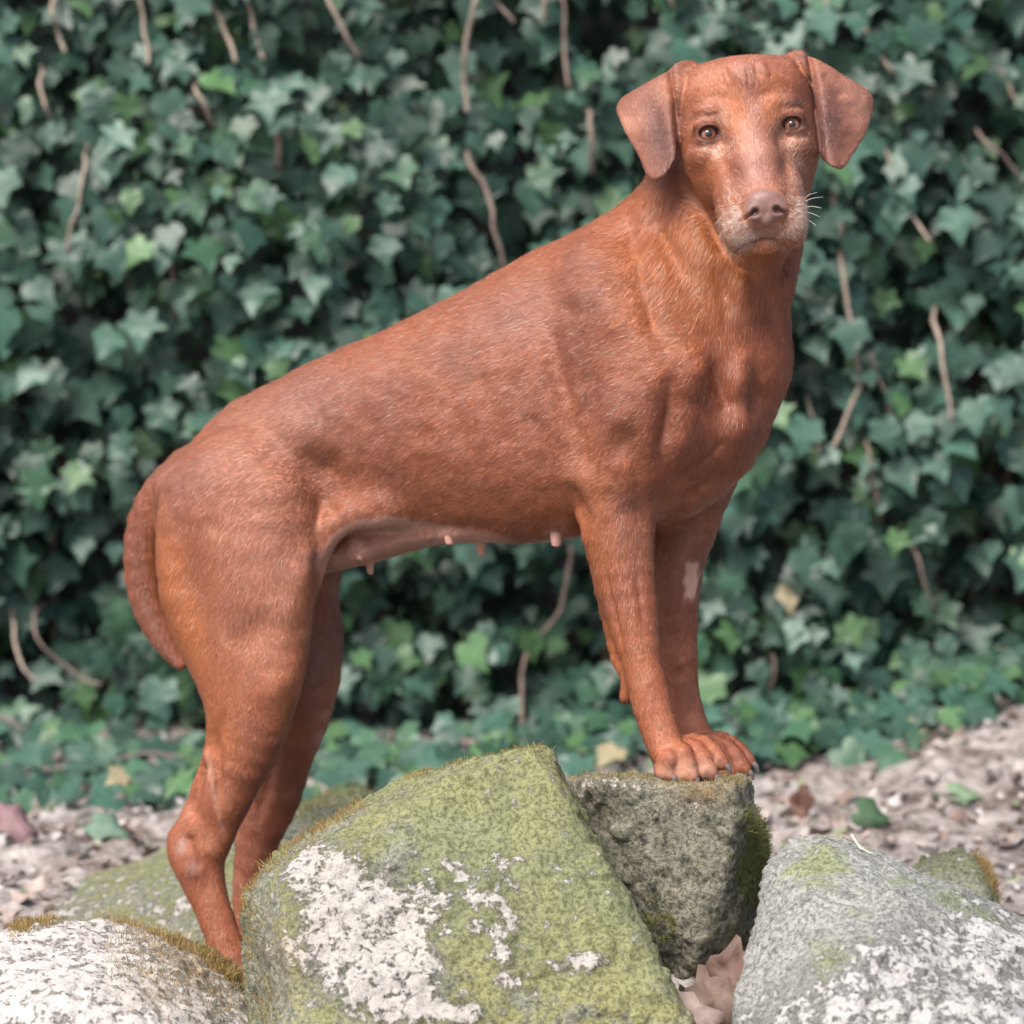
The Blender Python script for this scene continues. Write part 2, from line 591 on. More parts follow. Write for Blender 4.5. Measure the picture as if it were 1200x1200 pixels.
def make_ivy():
    r = random.Random(5)
    cands = []
    Ntot = 19000
    pts = np.stack([rng.uniform(-2.4, 2.4, Ntot), np.zeros(Ntot), rng.uniform(-0.07, 2.15, Ntot)], 1)
    bulge = fbm(pts, 2.2, 3, 21)
    dens = fbm(pts, 5.5, 2, 33)
    for i in range(Ntot):
        x, _, z = pts[i]
        y = 6.16 - 0.09 * bulge[i] + r.uniform(-0.13, 0.16)
        px, py = proj(np.array([x, y, z]))
        front = True
        hole = max([math.exp(-((px - a) / b) ** 2 - ((py - c) / d) ** 2) for a, c, b, d in HOLES] + [0])
        y += 0.16 * hole
        if r.random() < hole * 0.55:
            continue
        if dens[i] < -0.55 and r.random() < 0.45:
            y += 0.12
            if r.random() < .5:
                continue
        if z < 0.0 and r.random() < 0.5:
            continue
        up = r.gauss(0.50, 0.33); side = r.gauss(0, 0.36)
        nrm = (side, -1, up)
        tip = (r.gauss(0, 0.45), -0.25, -1.0)
        s = r.uniform(0.042, 0.076) * (1 if r.random() < .75 else 0.65)
        cands.append((y, (x, y, z), s, nrm, tip, leaf_colour(px, py, r), px, py))
    # creeping over the ground at the foot
    for i in range(1300):
        x = r.uniform(-2.2, 2.2)
        y = 6.08 - abs(r.gauss(0, 0.30)) * (1.3 if x < 0.05 else 0.5)
        gh = float(ground_h(np.array([x]), np.array([y]))[0])
        z = gh + r.uniform(0.015, 0.07)
        px, py = proj(np.array([x, y, z]))
        s = r.uniform(0.035, 0.07)
        cands.append((y, (x, y, z), s, (r.gauss(0, .4), -0.6, r.uniform(.5, 1.4)), (r.gauss(0, 1), -1, -0.2), leaf_colour(px, 900, r), px, py))
    # larger-showing ones: in frame, nearest the front, not behind the dog
    def score(c):
        infr = 0 < c[6] < 1200 and 0 < c[7] < 990
        return (c[2] / 0.085) - (c[0] - 5.9) * 4.5 + (10 if infr else 0)
    order = sorted(range(len(cands)), key=lambda i: -score(cands[i]))
    single = set(order[:300])
    meshes = []
    for v, (LV, LF) in enumerate(leafs):
        me = bpy.data.meshes.new('leaf')
        me.from_pydata([tuple(p) for p in LV], [], [tuple(int(a) for a in f) for f in LF])
        me.polygons.foreach_set('use_smooth', np.ones(len(me.polygons), dtype=bool))
        a = me.attributes.new('leaf_uv', 'FLOAT_VECTOR', 'POINT')
        a.data.foreach_set('vector', LV.astype(np.float32).ravel())
        me.materials.append(M_leaf_obj)
        meshes.append(me)
    Vs, Fs, Cs, Us = [], [], [], []
    off = 0
    for i, c in enumerate(cands):
        v = i % len(leafs)
        A, loc = leaf_matrix(c[1], c[2], c[3], c[4])
        if i in single:
            o = bpy.data.objects.new('leaf', meshes[v])
            C.objects.link(o)
            o.parent = ivy
            M = Matrix([[*A[0], loc[0]], [*A[1], loc[1]], [*A[2], loc[2]], [0, 0, 0, 1]])
            o.matrix_basis = Matrix.Translation(-ivy.location) @ M
            o.color = (*c[5], 1)
        else:
            LV, LF = leafs[v]
            Vs.append(LV @ A.T + loc); Fs.append(LF + off); off += len(LV)
            Cs.append(np.tile(c[5], (len(LV), 1))); Us.append(LV)
    o = new_mesh_obj('leaf_mass', np.concatenate(Vs), np.concatenate(Fs), M_leaf_att, ivy)
    set_attr(o.data, 'leaf_colour', np.concatenate(Cs), 'FLOAT_COLOR')
    a = o.data.attributes.new('leaf_uv', 'FLOAT_VECTOR', 'POINT')
    a.data.foreach_set('vector', np.concatenate(Us).astype(np.float32).ravel())
    o['kind'] = 'stuff'
make_ivy()

def tube(pts, rads, sides=8, noise=0.0, seed=0):
    pts = [np.asarray(p, float) for p in pts]
    # resample
    P, Rr = [], []
    n = len(pts)
    for i in range(n - 1):
        p0 = pts[max(i - 1, 0)]; p1 = pts[i]; p2 = pts[i + 1]; p3 = pts[min(i + 2, n - 1)]
        for k in range(5):
            t = k / 5
            P.append(0.5 * ((2 * p1) + (p2 - p0) * t + (2 * p0 - 5 * p1 + 4 * p2 - p3) * t * t + (3 * p1 - p0 - 3 * p2 + p3) * t ** 3))
            Rr.append(rads[i] + (rads[i + 1] - rads[i]) * t)
    P.append(pts[-1]); Rr.append(rads[-1])
    P = np.array(P)
    if noise:
        P = P + noise * np.stack([vnoise(P * 25 + k * 9.1, seed) for k in range(3)], 1)
    V, F = [], []
    ref = np.array([0.3, 1, 0.2])
    for i, p in enumerate(P):
        d = unit(P[min(i + 1, len(P) - 1)] - P[max(i - 1, 0)])
        a = unit(np.cross(d, ref)); b = np.cross(d, a)
        for s in range(sides):
            t = 2 * math.pi * s / sides
            V.append(p + Rr[i] * (math.cos(t) * a + math.sin(t) * b))
    for i in range(len(P) - 1):
        for s in range(sides):
            s2 = (s + 1) % sides
            F.append((i * sides + s, i * sides + s2, (i + 1) * sides + s2, (i + 1) * sides + s))
    F.append(tuple(range(sides))[::-1]); F.append(tuple((len(P) - 1) * sides + s for s in range(sides)))
    return V, F

def bark_material(name, c0, c1):
    m, nt, nodes, links, pb = mat_new(name)
    tc = N(nodes, 'ShaderNodeTexCoord').outputs['Object']
    n1 = noise_node(nodes, links, tc, 60, 5, 0.6)
    links.new(ramp(nodes, links, n1, [(0.3, c0), (0.7, c1)]), pb.inputs['Base Color'])
    pb.inputs['Roughness'].default_value = 0.85
    links.new(bump(nodes, links, n1, 0.5, 0.003), pb.inputs['Normal'])
    return m
M_twig = bark_material('pale_twig', (0.20, 0.155, 0.125), (0.38, 0.315, 0.265))
M_stem = bark_material('dark_stem', (0.11, 0.08, 0.068), (0.23, 0.175, 0.15))

STEMS = [([(62, 12), (70, 35), (76, 60)], 4.5, 1), ([(160, -10), (170, 38), (172, 76)], 4.5, 1), ([(240, -12), (262, 30), (276, 73)], 5, 1),
         ([(282, -15), (296, 25), (309, 68)], 5.5, 1), ([(380, -15), (402, 28), (420, 68)], 5, 1), ([(560, -20), (548, 45), (542, 92), (547, 130)], 5.5, 1),
         ([(572, -12), (588, 8), (602, 26)], 4, 1), ([(640, -15), (637, 22)], 6, 1), ([(658, -15), (661, 50), (667, 100)], 4.5, 0),
         ([(550, 188), (572, 232), (582, 270), (591, 316)], 5.5, 0), ([(98, 195), (90, 245), (79, 297)], 4, 1), ([(48, 112), (63, 140)], 4, 1),
         ([(232, 112), (254, 148)], 4.5, 1), ([(1038, 68), (1064, 112)], 4.5, 1), ([(1036, 170), (1050, 222), (1070, 255), (1090, 282)], 4, 1),
         ([(972, 212), (986, 262), (988, 310), (1000, 390), (1005, 452), (976, 531)], 5.5, 1), ([(1103, 400), (1110, 450), (1115, 492)], 5, 1),
         ([(1155, 162), (1182, 188), (1215, 235)], 4, 0), ([(668, 660), (655, 715), (622, 762), (612, 800), (614, 852)], 5.5, 0),
         ([(122, 897), (168, 886), (240, 890)], 4, 0), ([(38, 738), (78, 782), (120, 805)], 3.5, 0), ([(20, 768), (43, 802)], 4, 1), ([(-12, 830), (30, 858)], 3.5, 0),
         ([(322, 118), (326, 200)], 8, 0), ([(1018, 528), (1030, 612)], 4, 0), ([(1072, 650), (1096, 722)], 4, 0), ([(148, 300), (160, 390)], 4, 0),
         ([(202, 300), (205, 372)], 4, 0), ([(950, 470), (962, 540)], 3.5, 0), ([(1020, 420), (1042, 470), (1030, 520)], 3.5, 0), ([(690, 140), (695, 205)], 6, 0),
         ([(905, 780), (903, 840)], 5, 0), ([(780, -8), (788, 10)], 5, 1), ([(968, -8), (972, 24)], 4, 1), ([(1170, 80), (1200, 130)], 4, 0)]
for i, (pl, w, kind) in enumerate(STEMS):
    Y = 6.03 if kind else 6.08
    if pl[0][1] > 820: Y = 5.80
    pts = [at(x, y, Y + (0.03 * math.sin(i + k))) for k, (x, y) in enumerate(pl)]
    if kind == 0 and pl[0][1] < 800:       # runs back into the leaves
        pts = [pts[0] + np.array([0, 0.15, 0.04])] + pts
    elif kind == 1:
        pts = [pts[0] + (pts[0] - pts[1]) * 0.8 + np.array([0, 0.14, 0.03])] + pts
    sc = 0.54 * Y / FPX
    rr = [w * sc * (1 - 0.12 * k / len(pts)) for k in range(len(pts))]
    V, F = tube(pts, rr, 8, 0.006, i)
    new_mesh_obj('stem', V, F, M_twig if kind else M_stem, ivy)
# long vines climbing behind the leaves
for i in range(26):
    x = rng.uniform(-1.9, 1.9)
    pts = [np.array([x + rng.normal(0, 0.04), 6.36 + rng.normal(0, 0.02), z]) for z in np.linspace(-0.08, 2.05, 8)]
    V, F = tube(pts, [0.011 - 0.0009 * k for k in range(8)], 6, 0.01, 50 + i)
    new_mesh_obj('stem', V, F, M_stem, ivy)

#@@LITTER
# ------------------------------------------------------------------ leaf litter
def crumpled_leaf(seed, lobes=True):
    r = np.random.default_rng(seed)
    n = 20
    V = [(0, 0, 0)]
    rings = [0.5, 1.0]
    for q in rings:
        for i in range(n):
            t = 2 * math.pi * i / n
            rad = 0.5 * (1 + (0.22 * math.cos(5 * t + 1) if lobes else 0.0)) * q
            x, y = rad * math.sin(t) * 0.62, rad * math.cos(t)
            V.append((x, y, 0))
    V = np.array(V)
    V[:, 2] = 0.28 * fbm(V + seed, 2.2, 2, seed) + r.uniform(0.1, 0.8) * V[:, 0] ** 2 + r.uniform(-0.3, 0.5) * V[:, 1] ** 2
    F = []
    for i in range(n):
        j = (i + 1) % n
        F.append((0, 1 + i, 1 + j)); F.append((1 + i, 1 + n + i, 1 + n + j)); F.append((1 + i, 1 + n + j, 1 + j))
    return V, np.array(F)

def litter_material():
    m, nt, nodes, links, pb = mat_new('dry_leaf_litter')
    a = N(nodes, 'ShaderNodeAttribute'); a.attribute_name = 'leaf_colour'
    tc = N(nodes, 'ShaderNodeTexCoord').outputs['Object']
    nz = noise_node(nodes, links, tc, 55, 4)
    c = mix(nodes, links, 0.7, a.outputs['Color'], ramp(nodes, links, nz, [(0.3, (0.55, 0.5, 0.5)), (0.7, (1.2, 1.2, 1.2))]), 'MULTIPLY')
    links.new(c, pb.inputs['Base Color'])
    pb.inputs['Roughness'].default_value = 0.7
    return m
M_litter = litter_material()
def litter():
    base = [crumpled_leaf(s) for s in range(6)]
    Vs, Fs, Cs = [], [], []; off = 0
    r = random.Random(3)
    cols = [(0.36, 0.34, 0.33), (0.26, 0.205, 0.18), (0.38, 0.36, 0.35), (0.17, 0.12, 0.10), (0.36, 0.33, 0.32), (0.31, 0.26, 0.24), (0.12, 0.085, 0.07), (0.20, 0.22, 0.13)]
    for i in range(4600):
        x = r.uniform(-1.7, 1.7); y = r.uniform(3.3, 6.2)
        z = float(ground_h(np.array([x]), np.array([y]))[0]) + r.uniform(0.001, 0.012)
        V, F = base[i % 6]
        s = r.uniform(0.014, 0.050) * (1 if r.random() < .5 else .6)
        A, loc = leaf_matrix((x, y, z), s, (r.gauss(0, .35), r.gauss(0, .35), 1), (r.gauss(0, 1), r.gauss(0, 1), 0.01))
        Vs.append(V @ A.T + loc); Fs.append(F + off); off += len(V)
        k = r.uniform(0.8, 1.25); c = r.choice(cols)
        Cs.append(np.tile([c[0] * k, c[1] * k, c[2] * k], (len(V), 1)))
    o = new_mesh_obj('leaf_litter', np.concatenate(Vs), np.concatenate(Fs), M_litter)
    set_attr(o.data, 'leaf_colour', np.concatenate(Cs), 'FLOAT_COLOR')
    o['kind'] = 'stuff'
    o['label'] = 'dry grey brown leaf litter scattered over the soil'
litter()

def single_leaf(name, label, cat, P, size, nrm, tip, col, seed, mesh=None, group=None, parent=None):
    V, F = mesh if mesh is not None else crumpled_leaf(seed)
    A, loc = leaf_matrix((0, 0, 0), size, nrm, tip)
    o = new_mesh_obj(name, V @ A.T, F, M_litter)
    o.location = Vector([float(a) for a in P])
    mo = o.modifiers.new('thick', 'SOLIDIFY'); mo.thickness = 0.0012
    set_attr(o.data, 'leaf_colour', np.tile(col, (len(V), 1)), 'FLOAT_COLOR')
    if label:
        tag(o, label, cat, group)
    return o
#@@ROCKS
# ================================================================== ROCKS
def hull_planes(pts):
    bm = bmesh.new()
    for p in pts:
        bm.verts.new(p)
    bmesh.ops.convex_hull(bm, input=bm.verts)
    pl = []
    bm.normal_update()
    cen = np.mean(pts, 0)
    for f in bm.faces:
        n = np.array(f.normal); c = np.array(f.calc_center_median())
        if n @ (c - cen) < 0:
            n = -n
        if not any(n @ m > 0.995 for m, _ in pl):
            pl.append((n, n @ c))
    bm.free()
    return pl

def rock_mesh(pts, res, k=0.012, amp=0.010, seed=0, lump=0.0, scale=9.0, strata=None, ymax=99):
    pts = np.array(pts)
    pl = hull_planes(pts)
    lo, hi = pts.min(0) - 0.03, pts.max(0) + 0.03
    xs, ys, zs = [np.arange(lo[i], hi[i] + res, res) for i in range(3)]
    def ev(P, cen=None, rad=0):
        D = None
        for n, d in pl:
            q = P @ n - d
            if D is None:
                D = q
            else:
                h = np.maximum(k - np.abs(D - q), 0) / k
                D = np.maximum(D, q) + h * h * k * 0.25
        if len(P) > 1:
            m = np.abs(D) < 0.06
            if m.any():
                Q = P[m]
                D[m] = D[m] + amp * fbm(Q, scale, 3, seed)
        return D
    V, Q = surface_net(xs, ys, zs, ev)
    V = laplacian(V, Q, 1, 0.4)
    Nn = vnormals(V, Q)
    d = 0.0030 * fbm(V, 34, 4, seed + 7, 0.6) + 0.0012 * fbm(V, 150, 2, seed + 8)
    if strata is not None:
        s = V @ unit(strata)
        w = fbm(V, 8, 2, seed + 5)
        d += 0.0016 * np.sin(s * 420 + 5 * w) * sstep(-0.2, 0.4, w)
    V = V + Nn * d[:, None]
    return V, Q

def rock_material(name, base, moss, lich, grey=(0.10, 0.10, 0.095), pit=1.0):
    m, nt, nodes, links, pb = mat_new(name)
    tc = N(nodes, 'ShaderNodeTexCoord').outputs['Object']
    nA = noise_node(nodes, links, tc, 14, 8, 0.66, 0.5)
    nB = noise_node(nodes, links, tc, 55, 8, 0.70, 0.2)
    nC = noise_node(nodes, links, tc, 190, 5, 0.7)
    nD = noise_node(nodes, links, tc, 5, 4, 0.55)
    c = ramp(nodes, links, nB, [(0.32, grey), (0.47, base), (0.62, tuple(x * 1.35 for x in base)), (0.72, tuple(min(x * 1.9, .7) for x in base))])
    # speckled grey-black crust
    sp = ramp(nodes, links, nC, [(0.42, (0.35, 0.35, 0.33)), (0.52, (1, 1, 1)), (0.68, (1.25, 1.25, 1.22))])
    c = mix(nodes, links, 0.8, c, sp, 'MULTIPLY')
    def attr(n):
        a = N(nodes, 'ShaderNodeAttribute'); a.attribute_name = n
        return a.outputs['Fac']
    # moss film
    mo = math_n(nodes, links, 'ADD', attr('moss'), math_n(nodes, links, 'MULTIPLY', math_n(nodes, links, 'SUBTRACT', nA, 0.5), 2.2))
    mo = math_n(nodes, links, 'ADD', mo, math_n(nodes, links, 'MULTIPLY', math_n(nodes, links, 'SUBTRACT', nC, 0.5), 0.7))
    mo = ramp(nodes, links, mo, [(0.38, (0, 0, 0)), (0.62, (1, 1, 1))])
    mc = ramp(nodes, links, nB, [(0.3, tuple(x * 0.72 for x in moss)), (0.5, moss), (0.68, tuple(x * 1.25 for x in moss))])
    mc = mix(nodes, links, 0.6, mc, ramp(nodes, links, nD, [(0.35, (0.75, 0.85, 0.9)), (0.65, (1.25, 1.12, 0.8))]), 'MULTIPLY')
    mc = mix(nodes, links, 0.7, mc, sp, 'MULTIPLY')
    mfac = math_n(nodes, links, 'MULTIPLY', mo, 0.76)
    c = mix(nodes, links, mfac, c, mc)
    # dark brown green moss cushions
    da = math_n(nodes, links, 'ADD', attr('dark_moss'), math_n(nodes, links, 'MULTIPLY', math_n(nodes, links, 'SUBTRACT', nB, 0.5), 2.0))
    da = ramp(nodes, links, da, [(0.40, (0, 0, 0)), (0.55, (1, 1, 1))])
    c = mix(nodes, links, da, c, ramp(nodes, links, nC, [(0.35, (0.035, 0.045, 0.012)), (0.65, (0.17, 0.17, 0.035))]))
    # pale lichen crust with crisp ragged edges
    li = math_n(nodes, links, 'ADD', attr('lichen'), math_n(nodes, links, 'MULTIPLY', math_n(nodes, links, 'SUBTRACT', nB, 0.5), 3.4))
    li = math_n(nodes, links, 'ADD', li, math_n(nodes, links, 'MULTIPLY', math_n(nodes, links, 'SUBTRACT', nC, 0.5), 1.3))
    lf = ramp(nodes, links, li, [(0.42, (0, 0, 0)), (0.55, (0.50, 0.50, 0.50)), (0.72, (0.90, 0.90, 0.90))])
    lc = ramp(nodes, links, nC, [(0.28, tuple(x * 0.60 for x in lich)), (0.42, tuple(x * 0.88 for x in lich)), (0.55, lich), (0.72, tuple(min(x * 1.15, .9) for x in lich))])
    dv = nodes.new('ShaderNodeTexVoronoi'); dv.inputs['Scale'].default_value = 120
    links.new(tc, dv.inputs['Vector'])
    dots = ramp(nodes, links, math_n(nodes, links, 'ADD', dv.outputs['Distance'], math_n(nodes, links, 'MULTIPLY', nA, 0.5)), [(0.33, (0.22, 0.21, 0.19)), (0.42, (1, 1, 1))])
    lc = mix(nodes, links, 0.45, lc, dots, 'MULTIPLY')
    c = mix(nodes, links, lf, c, lc)
    # rusty stain
    st = math_n(nodes, links, 'MULTIPLY', attr('rust'), ramp(nodes, links, nB, [(0.4, (0.2, 0.2, 0.2)), (0.6, (1, 1, 1))]))
    c = mix(nodes, links, st, c, (0.26, 0.15, 0.045))
    links.new(c, pb.inputs['Base Color'])
    pb.inputs['Roughness'].default_value = 0.93
    pb.inputs['Specular IOR Level'].default_value = 0.25
    h = math_n(nodes, links, 'ADD', math_n(nodes, links, 'MULTIPLY', lf, 0.35), nB)
    b1 = bump(nodes, links, h, 0.65, 0.010)
    b2 = bump(nodes, links, nC, 0.7 * pit, 0.004, b1)
    links.new(b2, pb.inputs['Normal'])
    return m

def blob(px, py, cx, cy, rx, ry, ang=0):
    a = math.radians(ang)
    dx, dy = px - cx, py - cy
    u = dx * math.cos(a) + dy * math.sin(a); v = -dx * math.sin(a) + dy * math.cos(a)
    return np.exp(-(u / rx) ** 2 - (v / ry) ** 2)

def build_rock(pts, label, res, mat, paint, **kw):
    V, Q = rock_mesh(pts, res, **kw)
    px, py = proj(V)
    Nn = vnormals(V, Q)
    at_ = paint(V, Nn, px, py)
    at_['lichen'] = np.clip(at_['lichen'] + 0.16 * fbm(V, 13, 3, 66) * (at_['lichen'] < 0.84), 0, 1)
    if 'lichen' in at_:
        lum = sstep(0.35, 0.75, at_['lichen'] + 0.8 * fbm(V, 40, 3, 77))
        V = V + Nn * (0.0035 * lum * (1 + 0.8 * fbm(V, 75, 2, 78)))[:, None]
    cen = V.mean(0); base = np.array([cen[0], cen[1], V[:, 2].min()])
    o = new_mesh_obj('rock', V - base, Q, mat)
    o.location = Vector(base)
    for k in ('moss', 'lichen', 'dark_moss', 'rust'):
        set_attr(o.data, k, at_.get(k, np.zeros(len(V))))
    tag(o, label, 'rock', 'rocks the dog stands on')
    return o, V, Q, Nn, px, py

M_rockA = rock_material('mossy_sandstone', (0.22, 0.225, 0.175), (0.225, 0.235, 0.105), (0.44, 0.415, 0.395))
M_rockB = rock_material('grey_granite', (0.22, 0.21, 0.165), (0.17, 0.18, 0.05), (0.50, 0.46, 0.40), (0.05, 0.05, 0.042))
M_rockC = rock_material('striped_grey_stone', (0.29, 0.29, 0.275), (0.22, 0.26, 0.14), (0.46, 0.45, 0.44), (0.185, 0.185, 0.175))
M_rockD = rock_material('white_crusted_stone', (0.38, 0.36, 0.33), (0.20, 0.19, 0.10), (0.54, 0.51, 0.485), (0.28, 0.26, 0.235))

def PX(*l):
    return [at(*q) for q in l]

# central mossy boulder
ptsA = PX((606, 866, 3.70), (645, 872, 3.72), (478, 904, 3.86), (392, 956, 3.78), (330, 1004, 3.76), (289, 1048, 3.80),
          (300, 1085, 3.62), (300, 1300, 3.55), (345, 1300, 3.40), (690, 985, 3.62), (745, 1090, 3.56), (830, 1230, 3.50), (860, 1300, 3.46),
          (645, 886, 3.80), (560, 930, 3.98), (660, 960, 3.78), (420, 960, 3.95), (310, 1100, 3.95), (460, 1100, 4.0), (780, 1200, 3.72), (330, 1045, 3.58))
def paintA(V, Nn, px, py):
    li = 0.02 + 0.68 * blob(px, py, 400, 1050, 75, 45, 25) + 0.62 * blob(px, py, 395, 1120, 85, 50) + 0.55 * blob(px, py, 440, 1090, 60, 60) + 0.6 * blob(px, py, 560, 1040, 90, 45, -10) * 0.55
    li = li + 0.6 * blob(px, py, 590, 1080, 16, 70) + 0.62 * blob(px, py, 480, 1150, 60, 30, -10) + 0.5 * blob(px, py, 370, 1020, 40, 25, 30) + 0.48 * blob(px, py, 660, 1130, 50, 9, -14) + .35 * blob(px, py, 520, 1190, 120, 20)
    for (cx, cy, rr_) in ((545, 1001, 7), (522, 1015, 9), (541, 1028, 11), (516, 1060, 26), (605, 1008, 8), (582, 1002, 7), (560, 1088, 18), (640, 1080, 9), (690, 1130, 22), (610, 1150, 10), (460, 1180, 40), (540, 1185, 24), (560, 1055, 12), (488, 1000, 6), (730, 1190, 8), (480, 1100, 22), (500, 1130, 16)):
        li = li + 0.62 * blob(px, py, cx, cy, rr_, rr_ * .7)
    side = sstep(325, 300, px + (py - 1040) * -0.15) 
    mo = 0.52 + 0.4 * blob(px, py, 640, 1020, 130, 150) + 0.2 * blob(px, py, 600, 930, 120, 60) - 0.3 * side
    da = 0.34 * side * sstep(1040, 1150, py) + 0.3 * blob(px, py, 330, 1000, 60, 12, -38)
    return dict(lichen=np.clip(li, 0, 0.86), moss=mo, dark_moss=da, rust=0.5 * blob(px, py, 335, 1120, 30, 50) * 0.6)
rA = build_rock(ptsA, 'large light green mossy boulder with white lichen crust in the centre foreground', 0.0042, M_rockA, paintA, seed=3, amp=0.010, k=0.007)

ptsB = PX((662, 918, 3.80), (700, 914, 3.74), (864, 925, 3.71), (874, 921, 3.74), (868, 908, 3.96), (760, 909, 4.02), (664, 915, 3.98),
          (878, 966, 3.78), (896, 1000, 3.92), (903, 1050, 3.92), (884, 1098, 3.82), (858, 1128, 3.76), (815, 1151, 3.73), (786, 1142, 3.75), (690, 1130, 3.85), (690, 1230, 3.95), (800, 1220, 3.90), (850, 1230, 3.98),
          (660, 1150, 4.0), (850, 1180, 3.98), (862, 1010, 3.71))
def paintB(V, Nn, px, py):
    top = sstep(0.5, 0.85, Nn[:, 2])
    da = 0.55 * blob(px, py, 770, 1080, 28, 40) + 0.5 * blob(px, py, 712, 945, 22, 14) + 0.75 * blob(px, py, 880, 1020, 26, 60) + 0.4 * blob(px, py, 830, 1135, 40, 15) + 0.35 * top + .3 * blob(px, py, 735, 1040, 14, 12)
    mo = 0.10 + 0.5 * blob(px, py, 868, 1060, 22, 70) + 0.35 * top
    li = 0.16 + 0.10 * blob(px, py, 740, 960, 60, 40) + 0.22 * blob(px, py, 700, 925, 40, 20) - 0.2 * blob(px, py, 800, 1080, 80, 50)
    ru = 0.8 * blob(px, py, 825, 928, 34, 13) + 0.3 * top
    return dict(lichen=li, moss=mo, dark_moss=da, rust=np.clip(ru, 0, .8))
rB = build_rock(ptsB, 'dark grey speckled block of stone under the front paws of the dog', 0.0042, M_rockB, paintB, seed=13, amp=0.008, k=0.012)

ptsC = PX((906, 1012, 3.66), (921, 994, 3.66), (950, 977, 3.70), (985, 981, 3.70), (1028, 1002, 3.68), (1082, 1037, 3.64), (1120, 1056, 3.62), (1290, 1110, 3.60),
          (898, 1062, 3.60), (878, 1122, 3.54), (858, 1168, 3.48), (850, 1300, 3.42), (1300, 1300, 3.30), (1060, 1062, 3.50), (1000, 1110, 3.40), (960, 1300, 3.28),
          (1290, 1140, 3.95), (1000, 1100, 4.0), (920, 1100, 3.9), (1300, 1320, 3.95), (900, 1280, 3.9))
def paintC(V, Nn, px, py):
    ridge = (py - 1035) - (px - 1060) * 0.0
    li = 0.08 + 0.62 * sstep(-30, 90, (py - 1040) + (px - 1080) * 0.55) * (1 - 0.35 * blob(px, py, 1160, 1070, 60, 12, 20)) + 0.12 * blob(px, py, 930, 1000, 60, 30)
    mo = 0.22 + 0.45 * blob(px, py, 955, 1010, 40, 30) + 0.3 * blob(px, py, 965, 1125, 45, 25) + 0.35 * blob(px, py, 1120, 1060, 70, 12, 22)
    return dict(lichen=np.clip(li, 0, .80), moss=mo, dark_moss=0.3 * blob(px, py, 870, 1150, 12, 60), rust=0 * px)
rC = build_rock(ptsC, 'pale grey striped rock with white dusty slope at the right edge', 0.0046, M_rockC, paintC, seed=23, amp=0.009, k=0.010, strata=(0.35, 0.3, 0.8))

ptsD = PX((-90, 1110, 3.75), (0, 1097, 3.76), (60, 1072, 3.84), (112, 1064, 3.88), (160, 1072, 3.86), (202, 1088, 3.82), (245, 1112, 3.80), (292, 1145, 3.78), (330, 1195, 3.72),
          (350, 1330, 3.60), (-100, 1330, 3.35), (60, 1150, 3.50), (180, 1170, 3.52), (240, 1330, 3.4), (-100, 1160, 4.0), (120, 1105, 4.0), (240, 1140, 3.93), (300, 1190, 3.88), (310, 1330, 3.9), (-90, 1330, 4.0))
def paintD(V, Nn, px, py):
    li = 0.86 + 0 * px - 0.35 * blob(px, py, 210, 1130, 60, 30, 35) - 0.3 * blob(px, py, 270, 1180, 40, 40) - .25 * blob(px, py, 90, 1075, 60, 8)
    mo = 0.3 + 0.3 * blob(px, py, 200, 1150, 80, 50)
    ru = 0.55 * blob(px, py, 200, 1115, 90, 18, 35) + 0.25 * blob(px, py, 180, 1160, 60, 40)
    return dict(lichen=np.clip(li, 0, .9), moss=mo, dark_moss=0.35 * blob(px, py, 290, 1180, 18, 40), rust=ru)
rD = build_rock(ptsD, 'whitish crusted rock fringed with brown moss in the bottom left corner', 0.0046, M_rockD, paintD, seed=33, amp=0.010, k=0.03)

ptsE = PX((1060, 1016, 4.1), (1098, 996, 4.12), (1135, 991, 4.12), (1154, 1018, 4.08), (1172, 1056, 4.04), (1080, 1080, 4.02), (1180, 1110, 4.05), (1060, 1110, 4.1), (1160, 1010, 4.25), (1090, 1005, 4.3), (1060, 1100, 4.3), (1185, 1110, 4.3), (1185, 1190, 4.15), (1050, 1190, 4.15), (1110, 1190, 4.3))
def paintE(V, Nn, px, py):
    return dict(lichen=0.12 + 0.6 * blob(px, py, 1135, 997, 12, 6), moss=0.55 + 0 * px, dark_moss=0.1 + 0 * px, rust=0 * px)
rE = build_rock(ptsE, 'small olive green rock poking up behind the pale striped rock', 0.005, M_rockA, paintE, seed=43, amp=0.006, k=0.02)

ptsF = PX((30, 1090, 4.45), (60, 1058, 4.50), (120, 1040, 4.55), (175, 1012, 4.55), (340, 962, 4.50), (400, 934, 4.48), (436, 926, 4.50), (470, 945, 4.45), (520, 1000, 4.4),
          (430, 925, 4.8), (180, 1000, 4.9), (60, 1050, 4.8), (0, 1150, 4.35), (520, 1130, 4.3), (200, 1130, 4.25), (520, 1100, 4.8), (0, 1130, 4.8), (330, 1040, 4.28), (200, 1180, 4.3), (500, 1180, 4.35))
def paintF(V, Nn, px, py):
    li = 0.25 + 0.35 * blob(px, py, 70, 1070, 50, 20) + 0.25 * blob(px, py, 190, 1060, 60, 30)
    return dict(lichen=li, moss=0.62 + 0 * px, dark_moss=0 * px, rust=0 * px)
rF = build_rock(ptsF, 'broad flat green mossy rock behind the hind legs of the dog', 0.008, M_rockA, paintF, seed=53, amp=0.012, k=0.03)

# ---- moss fringes, cushions (children of their rocks)
def moss_material(name, a, b):
    m, nt, nodes, links, pb = mat_new(name)
    at_ = N(nodes, 'ShaderNodeAttribute'); at_.attribute_name = 'coat_colour'
    links.new(at_.outputs['Color'], pb.inputs['Base Color'])
    pb.inputs['Roughness'].default_value = 0.7
    return m
M_moss = moss_material('moss_strands', 0, 0)

